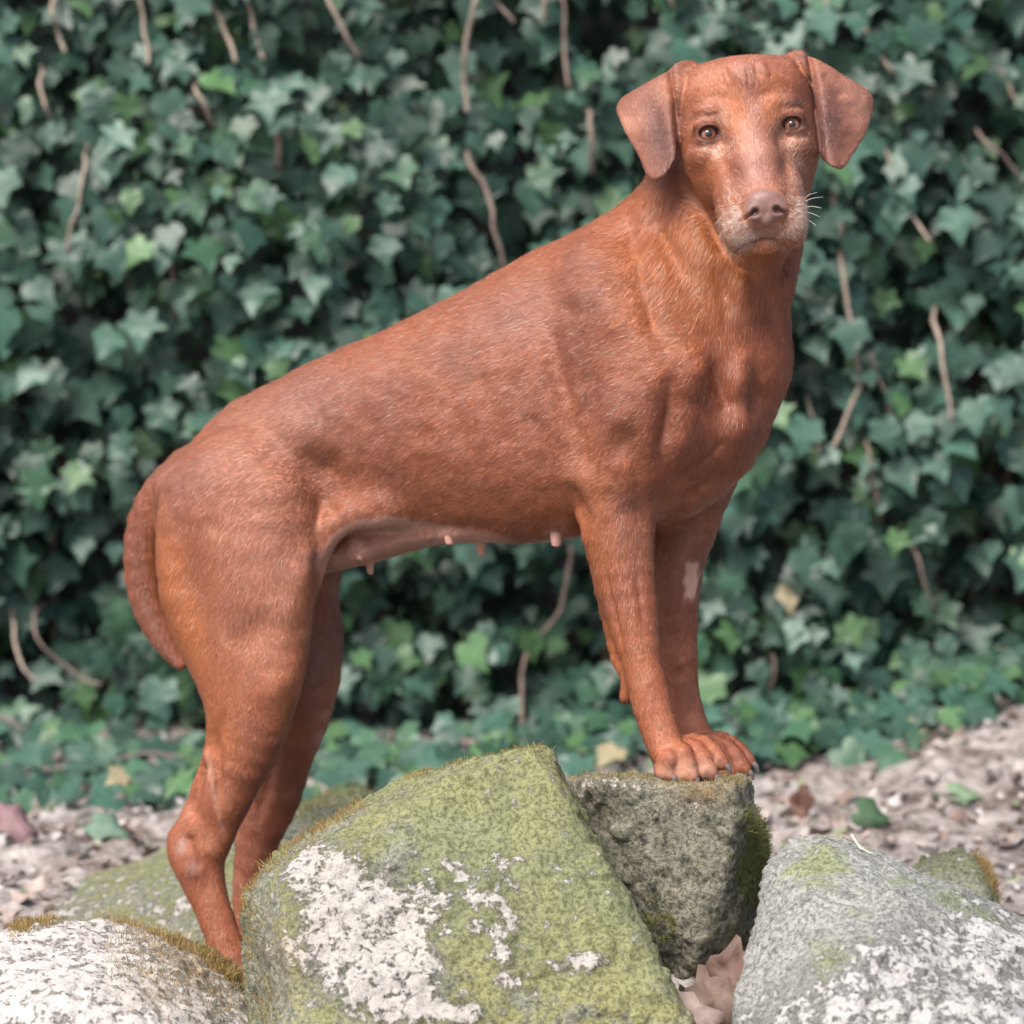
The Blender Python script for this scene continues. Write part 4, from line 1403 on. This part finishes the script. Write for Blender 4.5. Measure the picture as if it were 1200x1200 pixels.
# ---- sculpting strokes: ridges (+) and furrows (-), placed on the side that faces the path
DN = vnormals(DV, DQ)
dpx, dpy = proj(DV)
def stroke_mask(poly, width, taper=False):
    P = np.stack([dpx, dpy], 1)
    best = np.full(len(P), 1e9); tt = np.zeros(len(P))
    poly = [np.array(p, float) for p in poly]
    tot = sum(np.linalg.norm(b - a) for a, b in zip(poly[:-1], poly[1:])); run = 0.0
    for a, b in zip(poly[:-1], poly[1:]):
        ab = b - a
        t = np.clip(((P - a) @ ab) / (ab @ ab), 0, 1)
        d = np.linalg.norm(P - a - t[:, None] * ab, axis=1)
        l = np.linalg.norm(ab)
        tt = np.where(d < best, (run + t * l) / tot, tt)
        best = np.minimum(best, d)
        run += l
    m = np.exp(-(best / width) ** 2)
    if taper:
        m = m * np.sin(np.pi * np.clip(tt, 0, 1)) ** 1.3
    return m
near = sstep(-0.05, 0.35, -DN @ F_)
wcoord = toL(DV)[1]
STROKES = [
    ([(372, 600), (374, 650), (373, 700)], 6, -5, (-1, 0.0)),
    ([(360, 520), (385, 560), (392, 590)], 16, -7, (-1, 0.0)),                # flank hollow
    ([(300, 480), (345, 500), (372, 545)], 16, 3, (-1, 1)),
    ([(640, 350), (655, 430), (672, 520), (680, 560)], 9, -5, (-1, 0)),        # behind the shoulder blade
    ([(665, 560), (682, 600), (686, 632)], 6, -5, (-1, 0)),
    ([(610, 330), (640, 350)], 22, -3, (-1, 0)),
    ([(690, 290), (715, 350), (735, 400)], 12, 4, (-1, 0)),
    ([(742, 300), (765, 370), (785, 420)], 9, -5, (-1, 0)),                    # front edge of shoulder
    ([(783, 400), (790, 440), (782, 500), (772, 560)], 9, -6, (-1, 1)),        # shoulder to chest
    ([(800, 400), (815, 430), (808, 470)], 13, 5, (-1, 1)),
    ([(826, 400), (838, 430), (850, 470), (838, 500)], 7, -5, (-1, 1)),
    ([(880, 430), (888, 465), (876, 500)], 6, -4.5, (-1, 1)),
    ([(870, 400), (868, 440), (858, 470)], 8, 4, (-1, 1)),
    ([(775, 605), (800, 590), (850, 548)], 5, -2.5, (-1, 1)),
    ([(790, 560), (830, 535), (868, 495)], 4, -2, (-1, 1)),
    ([(735, 490), (728, 520), (724, 545)], 10, -4, (-1, 0)),
    ([(715, 480), (735, 560), (742, 600)], 8, 2.5, (-1, 0)),
    ([(705, 400), (692, 470), (684, 540), (682, 580)], 10, -3.5, (-1, 0)),      # back edge of triceps
    ([(735, 440), (722, 490), (712, 540)], 16, 3.5, (-1, 0)),
    ([(752, 470), (762, 520), (765, 570)], 9, 2.5, (-1, 0)),
    ([(672, 300), (690, 360), (700, 410)], 13, 3, (-1, 0)),
    ([(560, 430), (585, 500), (600, 570)], 9, -1.3, (-1, 0)), ([(520, 450), (545, 510), (560, 570)], 9, -1.2, (-1, 0)), ([(480, 470), (500, 520), (515, 570)], 9, -1.0, (-1, 0)), ([(610, 440), (632, 510), (645, 570)], 9, -1.2, (-1, 0)),
    ([(440, 520), (520, 580), (640, 600)], 22, -2.2, (-1, 0)),
    ([(300, 500), (330, 580), (345, 680)], 26, 3.0, (-1, 0)),
    ([(262, 830), (252, 870), (250, 905)], 6, -2.5, (-1, 0)),
    ([(330, 740), (350, 700), (362, 660)], 12, 2.5, (-1, 0)),
    ([(845, 520), (868, 500), (885, 470)], 10, 3, (-1, 1)),
    ([(812, 470), (800, 520), (790, 560)], 12, 3, (-1, 1)),
    # neck folds
    ([(768, 215), (772, 265), (800, 320), (830, 365)], 8, -2.6, (-1, 1)),
    ([(752, 230), (757, 275), (780, 320), (800, 370)], 9, 1.2, (-1, 1)),
    ([(738, 245), (742, 290), (762, 335)], 7, -2.6, (-1, 1)),
    ([(842, 300), (850, 340), (862, 372)], 8, -3, (-1, 1)),
    ([(895, 320), (905, 360), (912, 400)], 7, -3, (-1, 1)),
    ([(865, 310), (872, 345), (880, 380)], 9, 3, (-1, 1)),
    # fore leg grooves
    ([(742, 640), (750, 700), (757, 760)], 4, -2.2, (-1, 0)),
    ([(706, 640), (715, 690), (728, 750), (735, 800)], 3.2, -3.5, (-1, 0)),
    ([(790, 720), (800, 690), (812, 660)], 4, -2.5, (0, 1)),
    ([(797, 775), (805, 770)], 6, 2.5, (0, 1)),
    # hind leg
    ([(247, 850), (252, 900), (258, 960)], 5, -5, (-1, 0)),
    ([(241, 885), (250, 930), (262, 975)], 3, 2.0, (-1, 0)),
    ([(232, 900), (222, 950)], 6, -5, (-1, 0)),
    ([(238, 1000), (232, 1018)], 10, 2.5, (-1, 0)),
    ([(222, 985), (228, 1010)], 5, -3, (-1, 0)),
    ([(275, 770), (300, 740), (330, 720)], 14, -3, (-1, 0)),
    ([(300, 830), (330, 800), (350, 770)], 14, 3, (-1, 0)),
    ([(196, 590), (190, 640), (205, 720), (225, 770)], 8, 3, (-1, 0)),
    ([(230, 600), (225, 680), (240, 750)], 16, -4, (-1, 0)),
    ([(322, 880), (310, 930), (300, 970)], 5, -3, (0, 1)),
    ([(353, 825), (375, 815), (388, 790)], 4, -2.5, (0, 1)),
    # face
    ([(846, 172), (852, 200), (858, 235)], 6, -2.2, (-1, 1)),
    ([(922, 170), (922, 200), (928, 225)], 6, -2.2, (-1, 1)),
    ([(820, 173), (838, 177), (846, 171)], 3, -0.8, (-1, 1)),
    ([(916, 161), (932, 166), (946, 159)], 3, -0.8, (-1, 1)),
    ([(858, 80), (866, 98), (872, 118)], 3, -2.0, (-1, 1)), ([(870, 78), (872, 98), (876, 110)], 3, 1.8, (-1, 1)), ([(884, 72), (886, 88), (897, 94)], 2.5, -1.8, (-1, 1)),
    ([(850, 84), (856, 100)], 3, 1.6, (-1, 1)), ([(893, 78), (898, 88)], 3, 1.6, (-1, 1)), ([(836, 84), (846, 92), (852, 84)], 3, -1.4, (-1, 1)),
    ([(826, 142), (838, 134), (850, 136)], 3.5, -0.8, (-1, 1)), ([(910, 128), (924, 124), (940, 128)], 3.5, -0.9, (-1, 1)),
    ([(755, 100), (770, 130), (772, 190)], 10, -2, (-1, 1)), ([(960, 100), (972, 130), (968, 180)], 10, -2, (-1, 1)),
    ([(968, 90), (985, 110)], 5, -2, (-1, 1)),
]
SIDE = {(-1, 0): 1 - sstep(-0.01, 0.03, wcoord), (0, 1): sstep(0.0, 0.03, wcoord), (-1, 1): np.ones(len(DV))}
disp = np.zeros(len(DV))
for poly, wd, amp, side in STROKES:
    big_ = 1.45 if (wd > 4.5 and poly[0][1] > 205) else 1.0
    disp += stroke_mask(poly, wd * big_, len(poly) > 2) * amp * (1.95 if big_ > 1 else 1) * 0.001 * near * SIDE[(int(side[0]), int(side[1]))]
body_m = 1 - head_m
legs_ = sstep(600, 680, dpy)
disp += ((0.0018 - 0.0012 * legs_) * fbm(DV, 16, 3, 91) + (0.0008 - 0.0005 * legs_) * fbm(DV, 60, 2, 92)) * body_m + 0.0013 * fbm(DV, 30, 2, 95) * near_ears(DV) + 0.0004 * fbm(DV, 70, 2, 94) * head_m
nzz = toH(DV)[:, 2]
for poly in ([(788, 175), (797, 210), (812, 236), (832, 262), (848, 292), (866, 312), (884, 318)], [(962, 200), (955, 235), (947, 262), (940, 292), (925, 310)]):
    disp -= 0.011 * stroke_mask(poly, 8) * sstep(-28, -50, nzz) * near
DV = DV + DN * disp[:, None]
DV = laplacian(DV, DQ, 1, 0.5, body_m)
DN = vnormals(DV, DQ)
dpx, dpy = proj(DV)
hq = toH(DV)

# ---- coat colours (base colours of hair and skin, per point)
def B(cx, cy, rx, ry, ang=0):
    return blob(dpx, dpy, cx, cy, rx, ry, ang)
col = np.tile(np.array([0.315, 0.104, 0.050]), (len(DV), 1))
def paint(mask, c, amt=1.0):
    global col
    m = (np.clip(mask, 0, 1) * amt)[:, None]
    col = col * (1 - m) + np.array(c) * m
nz1 = fbm(DV, 12, 4, 61); nz2 = fbm(DV, 45, 3, 62)
paint(sstep(-0.1, 0.6, nz1), (0.235, 0.080, 0.045), 0.8)
paint(sstep(0.1, 0.7, nz2), (0.39, 0.160, 0.095), 0.45)
ORG = (0.45, 0.150, 0.040)
paint(B(205, 680, 22, 75, -14) + 0.8 * B(222, 740, 20, 40, -20), ORG, 0.62)
paint(B(258, 860, 25, 50), ORG, 0.3)
paint(B(800, 330, 70, 100, -20), ORG, 0.45)
paint(B(850, 290, 45, 45), ORG, 0.55)
paint(B(890, 290, 25, 14), (0.55, 0.19, 0.03), 0.7)
paint(B(700, 610, 25, 60), ORG, 0.35)
paint(B(715, 780, 14, 60), ORG, 0.4)
paint(B(820, 440, 50, 80), (0.29, 0.090, 0.045), 0.6)
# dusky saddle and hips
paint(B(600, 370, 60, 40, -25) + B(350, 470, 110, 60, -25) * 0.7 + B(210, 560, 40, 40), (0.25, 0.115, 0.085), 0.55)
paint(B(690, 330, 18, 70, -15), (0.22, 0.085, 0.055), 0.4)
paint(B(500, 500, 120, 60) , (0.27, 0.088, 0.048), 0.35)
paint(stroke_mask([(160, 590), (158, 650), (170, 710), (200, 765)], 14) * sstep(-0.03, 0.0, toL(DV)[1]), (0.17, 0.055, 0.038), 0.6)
# thigh front, paler coat of thin hair
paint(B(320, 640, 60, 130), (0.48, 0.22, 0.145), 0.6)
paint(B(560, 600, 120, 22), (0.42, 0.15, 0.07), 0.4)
# bare belly skin
L_, W_, Z_ = toL(DV)
belly = sstep(-0.15, -0.5, DN[:, 2]) * sstep(355, 380, dpx) * sstep(700, 600, dpx) * (np.abs(W_) < 0.085)
yc = np.interp(dpx, [370, 403, 450, 514, 600, 680], [640, 608, 600, 613, 626, 632])
skinb = belly * sstep(660, 540, dpx) * sstep(-4, 6, dpy - yc)
paint(skinb, (0.38, 0.22, 0.185), 0.85)
paint(stroke_mask([(372, 655), (440, 640), (520, 628)], 14) * (DN[:, 2] < 0.1), (0.33, 0.17, 0.14), 0.7)
for (x, y) in ((420, 645), (433, 667), (526, 629), (564, 643), (652, 629)):
    paint(B(x, y, 8, 12) * 1.6, (0.52, 0.27, 0.22), 0.9)
# inner thigh bare patch
paint(B(375, 775, 17, 42, 12) * sstep(0, 0.03, W_), (0.25, 0.115, 0.095), 0.8)
# hock callus, scars
paint(B(213, 990, 6, 10, 15), (0.42, 0.26, 0.22), 0.85)
paint(B(226, 1018, 9, 16, 20), (0.13, 0.055, 0.045), 0.8)
paint(stroke_mask([(242, 880), (252, 935), (262, 975)], 2.5) * (W_ < 0), (0.48, 0.26, 0.19), 0.55)
# pale shaved strip on the far fore leg
wob = 3 * fbm(DV, 90, 2, 5)
sh = (sstep(800, 805, dpx + wob + (dpy - 680) * 0.08) * sstep(821, 815, dpx + wob + (dpy - 680) * 0.10) * sstep(652, 660, dpy + wob) * sstep(706, 694, dpy + wob)) * (W_ > 0.03)
paint(sh, (0.72, 0.48, 0.38), 0.85)
paint(B(800, 645, 26, 50) * (W_ > 0.03), (0.29, 0.135, 0.105), 0.6)
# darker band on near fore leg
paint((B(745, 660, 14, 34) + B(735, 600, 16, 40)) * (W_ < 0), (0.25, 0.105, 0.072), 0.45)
# toes
paint(B(790, 905, 34, 12) + B(820, 902, 26, 12) * .7, (0.50, 0.27, 0.19), 0.7)
paint(B(828, 910, 6, 8) + B(770, 912, 8, 6), (0.18, 0.11, 0.11), 0.6)
# face
u, v, n = hq.T
face = head_m * sstep(-60, -35, n)
def HB(cu, cv, ru_, rv_, ang=0):
    return blob(u, v, cu, cv, ru_, rv_, ang) * face
paint(HB(0, 40, 70, 60), (0.37, 0.135, 0.070), 0.4)
paint(HB(2, 62, 14, 26), (0.27, 0.125, 0.095), 0.6)
paint(HB(4, 10, 9, 30), (0.25, 0.125, 0.10), 0.5)
paint(HB(-45, 55, 22, 16), (0.47, 0.16, 0.06), 0.6); paint(HB(45, 55, 20, 14), (0.42, 0.12, 0.045), 0.6)
paint(HB(-18, 22, 13, 22) + HB(27, 22, 12, 24), (0.45, 0.135, 0.035), 0.7)
paint(HB(-60, -45, 24, 34) + HB(56, -50, 20, 30), (0.36, 0.115, 0.040), 0.6)
paint(HB(0, -35, 22, 34), (0.42, 0.22, 0.165), 0.7)
paint(HB(0, -62, 20, 14), (0.40, 0.20, 0.16), 0.6)
frost = fbm(hq, 0.16, 3, 70)
fr = np.clip(HB(-42, -22, 22, 12) + HB(47, -24, 20, 10) + HB(-30, 12, 8, 22) * .7 + HB(30, -2, 8, 14) * .7 + HB(46, -50, 12, 22) * 0.8 + 0.5 * HB(-46, 20, 18, 5) + 0.5 * HB(46, 22, 18, 5), 0, 1)
paint(fr * sstep(-0.15, 0.45, frost), (0.52, 0.35, 0.27), 0.5)
mz = np.clip(HB(-34, -116, 16, 26) + HB(38, -112, 15, 28) + HB(-20, -134, 18, 10) * 0.8 + HB(22, -132, 18, 8) * .6, 0, 1)
paint(mz * sstep(-0.45, 0.3, frost), (0.50, 0.34, 0.28), 0.8)
paint(HB(0, -122, 16, 9), (0.33, 0.16, 0.13), 0.7)
paint(HB(-6, -143, 15, 7) * (n < 70), (0.48, 0.17, 0.05), 0.6)
nose_m = np.clip(sstep(0, 5, 26 - np.sqrt((u) ** 2 + ((v + 100) * 1.12) ** 2)) , 0, 1) * (n > 62) * face
paint(nose_m, (0.205, 0.115, 0.10), 1.0)
for s in (-1, 1):
    paint(blob(u, v, s * 12.5, -105.5, 5.2, 5.0) * (n > 60) * 1.3, (0.045, 0.016, 0.014), 0.95)
mouth_m = (stroke_mask([(882, 283), (893, 279), (897, 279), (908, 281)], 2.6)) * face
paint(mouth_m, (0.05, 0.02, 0.018), 0.95)
paint(stroke_mask([(864, 293), (872, 288), (882, 283)], 2.0) * face, (0.10, 0.04, 0.03), 0.6)
paint(HB(2, -139, 10, 3), (0.40, 0.20, 0.17), .7)
lid = np.zeros(len(DV))
for (eu, ev, s) in EYES:
    q = np.sqrt(((u - eu) / 14.0) ** 2 + ((v - ev) / 10.2) ** 2)
    lid = np.maximum(lid, sstep(1.15, 0.85, q) * face)
    q2 = np.sqrt(((u - eu) / 12.2) ** 2 + ((v - ev) / 9.0) ** 2)
    paint(sstep(1.5, 0.95, q) * face, (0.16, 0.065, 0.045), 0.7)
    paint(sstep(1.18, 0.98, q2) * face, (0.06, 0.026, 0.024), 0.9)
# ears
earm = near_ears(DV) * sstep(66, 78, np.abs(u))
paint(earm, (0.25, 0.105, 0.072), 0.85)
paint(earm * (blob(u, v, -104, 2, 16, 52, 8) + blob(u, v, 92, -5, 20, 50, -8)), (0.125, 0.062, 0.056), 0.85)
paint(earm * (blob(u, v, -140, 30, 20, 16) + blob(u, v, 136, 24, 16, 34)), (0.52, 0.26, 0.185), 0.85)
paint(head_m * (blob(u, v, -76, 65, 20, 16) + blob(u, v, 68, 72, 18, 14)), (0.38, 0.135, 0.065), 0.7)

# skin seen between the hairs is a little darker than the hair
M_dog, nt, nodes, links, pb = mat_new('dog_skin')
a = N(nodes, 'ShaderNodeAttribute'); a.attribute_name = 'coat'
tc = N(nodes, 'ShaderNodeTexCoord').outputs['Object']
nz = noise_node(nodes, links, tc, 260, 4, 0.6)
c = mix(nodes, links, 0.6, a.outputs['Color'], ramp(nodes, links, nz, [(0.3, (0.72, 0.70, 0.68)), (0.7, (1.12, 1.12, 1.12))]), 'MULTIPLY')
links.new(c, pb.inputs['Base Color'])
pb.inputs['Roughness'].default_value = 0.62
pb.inputs['Specular IOR Level'].default_value = 0.3
wet = N(nodes, 'ShaderNodeAttribute'); wet.attribute_name = 'bare'
rr_ = math_n(nodes, links, 'MULTIPLY_ADD', wet.outputs['Fac'], -0.22, 0.62)
links.new(rr_, pb.inputs['Roughness'])
vv = nodes.new('ShaderNodeTexVoronoi'); vv.inputs['Scale'].default_value = 620
links.new(tc, vv.inputs['Vector'])
hb = math_n(nodes, links, 'MULTIPLY', vv.outputs['Distance'], wet.outputs['Fac'])
links.new(bump(nodes, links, hb, 0.35, 0.0006, bump(nodes, links, nz, 0.25, 0.0008)), pb.inputs['Normal'])

dog = empty('dog', S(520, 1000, 0) * np.array([1, 1, 0]) + np.array([0, 0, 0.02]), 'short haired reddish brown dog standing with its front paws up on a grey rock', 'dog')
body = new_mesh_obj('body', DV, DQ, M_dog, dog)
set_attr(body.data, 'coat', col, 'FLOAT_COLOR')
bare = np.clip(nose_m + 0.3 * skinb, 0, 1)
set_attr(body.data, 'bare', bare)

# ---- eyes
def eye_material():
    m, nt, nodes, links, pb = mat_new('dog_eye')
    tc = N(nodes, 'ShaderNodeTexCoord').outputs['Object']
    sep = N(nodes, 'ShaderNodeSeparateXYZ'); links.new(tc, sep.inputs[0])
    cmb = N(nodes, 'ShaderNodeCombineXYZ'); links.new(sep.outputs[0], cmb.inputs[0]); links.new(sep.outputs[1], cmb.inputs[1])
    ln = N(nodes, 'ShaderNodeVectorMath'); ln.operation = 'LENGTH'; links.new(cmb.outputs[0], ln.inputs[0])
    r = math_n(nodes, links, 'DIVIDE', ln.outputs['Value'], 0.0125)
    nz = noise_node(nodes, links, tc, 900, 3)
    c = ramp(nodes, links, r, [(0.0, (0.004, 0.003, 0.003)), (0.27, (0.004, 0.003, 0.003)), (0.31, (0.12, 0.045, 0.022)), (0.50, (0.32, 0.145, 0.085)), (0.68, (0.17, 0.065, 0.04)), (0.76, (0.018, 0.009, 0.008)), (0.86, (0.10, 0.06, 0.055))])
    c = mix(nodes, links, 0.4, c, ramp(nodes, links, nz, [(0.3, (0.6, 0.6, 0.6)), (0.7, (1.3, 1.3, 1.3))]), 'MULTIPLY')
    links.new(c, pb.inputs['Base Color'])
    pb.inputs['Roughness'].default_value = 0.06
    pb.inputs['Coat Weight'].default_value = 1.0
    pb.inputs['Coat Roughness'].default_value = 0.02
    return m
M_eye = eye_material()
for (eu, ev, s) in EYES:
    bm = bmesh.new()
    bmesh.ops.create_uvsphere(bm, u_segments=40, v_segments=28, radius=0.0125)
    for vt in bm.verts:                      # corneal bulge
        d = math.hypot(vt.co.x, vt.co.y)
        if vt.co.z > 0:
            vt.co.z += 0.0012 * math.exp(-(d / 0.0065) ** 2)
    me = bpy.data.meshes.new('eye'); bm.to_mesh(me); bm.free()
    me.polygons.foreach_set('use_smooth', np.ones(len(me.polygons), dtype=bool))
    me.materials.append(M_eye)
    o = bpy.data.objects.new('eye', me); C.objects.link(o)
    o.parent = dog; o.matrix_parent_inverse = Matrix.Translation(-dog.location)
    c = H(eu, ev - 0.3, -14.8)
    rot = Matrix([[*q] for q in HM]).transposed().to_4x4()
    o.matrix_basis = Matrix.Translation(Vector(c)) @ rot

# ---- teats
M_teat, nt, nodes, links, pb = mat_new('bare_pink_skin')
tc = N(nodes, 'ShaderNodeTexCoord').outputs['Object']
links.new(ramp(nodes, links, noise_node(nodes, links, tc, 260, 3), [(0.3, (0.42, 0.22, 0.18)), (0.7, (0.56, 0.33, 0.28))]), pb.inputs['Base Color'])
pb.inputs['Roughness'].default_value = 0.55
for (x, y, w, h, r, dx) in TEATS:
    V, F = tube([S(x, y - 4, w), S(x + dx * .3, y + h * .3, w), S(x + dx * .7, y + h * .75, w), S(x + dx, y + h * 1.0, w), S(x + dx, y + h * 1.08, w)], [r * .0016, r * .0012, r * .0011, r * .0009, r * .0004], 14)
    new_mesh_obj('teat', V, F, M_teat, dog)

# ---- claws
M_claw, nt, nodes, links, pb = mat_new('claw')
tc = N(nodes, 'ShaderNodeTexCoord').outputs['Object']
links.new(ramp(nodes, links, noise_node(nodes, links, tc, 150, 3), [(0.3, (0.07, 0.055, 0.055)), (0.7, (0.17, 0.13, 0.125))]), pb.inputs['Base Color'])
pb.inputs['Roughness'].default_value = 0.4
for (x, y, w, r) in toe_tips:
    V, F = tube([S(x - 9, y - 3, w), S(x - 3, y + 0, w), S(x + 3, y + 5, w), S(x + 5, y + 12, w)], [0.0046, 0.0046, 0.0038, 0.0016], 10)
    new_mesh_obj('claw', V, F, M_claw, dog)

#@@COAT
# ---- short hair coat
def combdir(P, Nn, px, py, hq_):
    n_ = len(P)
    L, W, Z = toL(P)
    d = np.tile(-DF * 1.0 + np.array([0, 0, -0.55]), (n_, 1))
    # legs and tail: downwards
    leg = np.maximum(sstep(600, 680, py) * ((px > 640) | (px < 420)), sstep(560, 620, py) * (px > 660))
    d = d * (1 - leg[:, None]) + leg[:, None] * (np.array([0, 0, -1.0]) - DF * 0.15)
    thigh = sstep(0.0, 1.0, sstep(330, 260, px) * sstep(520, 640, py))
    d = d * (1 - thigh[:, None]) + thigh[:, None] * (np.array([0, 0, -1.0]) - DF * 0.5)
    front = sstep(780, 860, px) * sstep(240, 300, py)
    d = d * (1 - front[:, None]) + front[:, None] * (np.array([0, 0, -1.0]) - DF * 0.2)
    neck = sstep(700, 760, px) * sstep(420, 300, py)
    d = d * (1 - neck[:, None]) + neck[:, None] * (np.array([-0.35, 0, -1.0]))
    # head: away from the nose
    u, v, n = hq_.T
    hm = head_mask(P)
    hd = (u * 1.0)[:, None] * HU * 0.016 + np.where(v > -90, 1.0, -0.3)[:, None] * HV * 0.9 - 0.6 * HN
    ear_ = (np.abs(u) > 80) & (near_ears(P) > 0.5)
    hd = np.where(ear_[:, None], -HV * 1.0 + np.sign(u)[:, None] * HU * 0.1, hd)
    d = d * (1 - hm[:, None]) + hd * hm[:, None]
    paw = sstep(860, 880, py) * (px > 700)
    d = d * (1 - paw[:, None]) + paw[:, None] * (DF * 0.9 + np.array([0, 0, -0.6]))
    d = d - (d * Nn).sum(1, keepdims=True) * Nn
    return unitr(d)

def coat(n):
    r = np.random.default_rng(2024)
    A, Bq, Cq, Dq = [DV[DQ[:, i]] for i in range(4)]
    ar = 0.5 * np.linalg.norm(np.cross(Cq - A, Dq - Bq), axis=1)
    cen = (A + Cq) / 2
    fn = unitr(DN[DQ].mean(1))
    facing = -(fn @ F_)
    hf = head_m[DQ[:, 0]]
    wgt = ar * np.where(facing > -0.15, 1.0, 0.35) * (1 + 1.6 * hf)
    bq = bare[DQ].max(1)
    lidq = lid[DQ].max(1)
    wgt = wgt * (1 - np.clip(bq * 1.5, 0, 1)) * (1 - sstep(0.5, 0.8, lidq)) * np.where(skinb[DQ[:, 0]] > 0.5, 0.15, 1) * (1 - np.clip(mouth_m[DQ[:, 0]] * 1.3, 0, 1))
    fi = r.choice(len(DQ), n, p=wgt / wgt.sum())
    a, b = r.random(n)[:, None], r.random(n)[:, None]
    def lerp(X):
        q = X[DQ[fi]]
        if q.ndim == 2:
            q = q[..., None]
        return (q[:, 0] * (1 - a) + q[:, 1] * a) * (1 - b) + (q[:, 3] * (1 - a) + q[:, 2] * a) * b
    P = lerp(DV); Nn = unitr(lerp(DN)); cc = lerp(col)
    px, py = proj(P); h_ = toH(P); hm = lerp(head_m)[:, 0]
    d = combdir(P, Nn, px, py, h_)
    # whorls and clumps
    cl = np.stack([fbm(P, 55, 2, 301 + i) for i in range(3)], 1)
    cl2 = r.normal(0, 1, (n, 3)) * 0.0
    d = unitr(d + 0.09 * cl + r.normal(0, 0.12, (n, 3)))
    d = unitr(d - (d * Nn).sum(1, keepdims=True) * Nn)
    ln = 0.0072 * (1 - hm) + 0.0048 * hm
    ln = ln * (1 - 0.35 * sstep(700, 800, py)) * (1 - 0.35 * sstep(885, 900, py) * (px > 740))
    neckr = sstep(740, 780, px) * sstep(420, 360, py) * (1 - hm)
    ln = ln * (1 + 0.5 * neckr)
    ln = ln * r.uniform(0.6, 1.25, n)
    longh = r.random(n) < 0.04
    ln = np.where(longh, ln * 1.5, ln)
    thin = np.clip((sh[DQ[fi, 0]] > 0.4) * 0.7 + (np.abs(h_[:, 0]) > 80) * (hm > .5) * 0.35, 0, 0.8)
    ln = ln * (1 - thin)
    lift = np.abs(r.normal(0.16, 0.08, n)) + 0.30 * longh * r.random(n)
    d1 = unitr(d + Nn * (lift + 0.18)[:, None]); d2 = unitr(d + Nn * (lift * 0.5 + 0.05)[:, None])
    P0 = P - Nn * 0.0004
    P1 = P0 + d1 * (ln * 0.45)[:, None]
    P2 = P1 + d2 * (ln * 0.55)[:, None]
    rad = 0.00012 * r.uniform(0.7, 1.2, n)
    rr = np.stack([rad, rad * 0.85, rad * 0.25], 1)
    frost_h = (r.random(n) < 0.035)[:, None]
    k = r.uniform(0.80, 1.22, (n, 1))
    cc = cc * k * np.array([1, 0.98, 0.95]) ** r.normal(0, 1, (n, 1))
    # single white hairs: many on the muzzle and round the eyes
    q = np.clip((fr + mz)[DQ[fi, 0]], 0, 1)
    q_m = np.clip(mz[DQ[fi, 0]], 0, 1)
    wh = r.random(n) < 0.002 + 0.20 * q + 0.26 * q_m
    cc = np.where(wh[:, None], np.array([0.75, 0.66, 0.58]) * r.uniform(0.75, 1.1, (n, 1)), cc)
    nn_ = unitr(Nn + r.normal(0, 0.20, (n, 3)) - 0.25 * d)
    return np.stack([P0, P1, P2], 1), rr, np.clip(cc, 0.003, 0.9), nn_

M_hair, nt, nodes, links, pb = mat_new('dog_hair')
a = N(nodes, 'ShaderNodeAttribute'); a.attribute_name = 'coat_colour'
links.new(a.outputs['Color'], pb.inputs['Base Color'])
pb.inputs['Roughness'].default_value = 0.42
pb.inputs['Specular IOR Level'].default_value = 0.65
na = N(nodes, 'ShaderNodeAttribute'); na.attribute_name = 'root_normal'
links.new(na.outputs['Vector'], pb.inputs['Normal'])
hp, hr, hcx, hn = coat(800000)
coat_o = make_hair('coat', hp, hr, hcx, M_hair, dog, hn)
# whiskers
wl = []
for (u0, v0, n0, du, dv) in ((44, -98, 50, 26, 4), (45, -103, 50, 22, -4), (44, -108, 50, 20, -9), (46, -94, 46, 18, 6), (-44, -104, 48, -14, -8), (-42, -114, 46, -13, -14), (-76, -36, -20, 18, 14), (44, -114, 48, 14, -12)):
    a_, b_ = H(u0, v0, n0 - 6), H(u0 + du, v0 + dv, n0 + 8)
    m_ = (a_ + b_) / 2 + HV * 0.002
    wl.append([a_, m_, b_])
wl = np.array(wl)
make_hair('whisker', wl, np.tile([0.00026, 0.0002, 0.00008], (len(wl), 1)), np.tile([0.7, 0.65, 0.58], (len(wl), 1)), M_moss, dog)
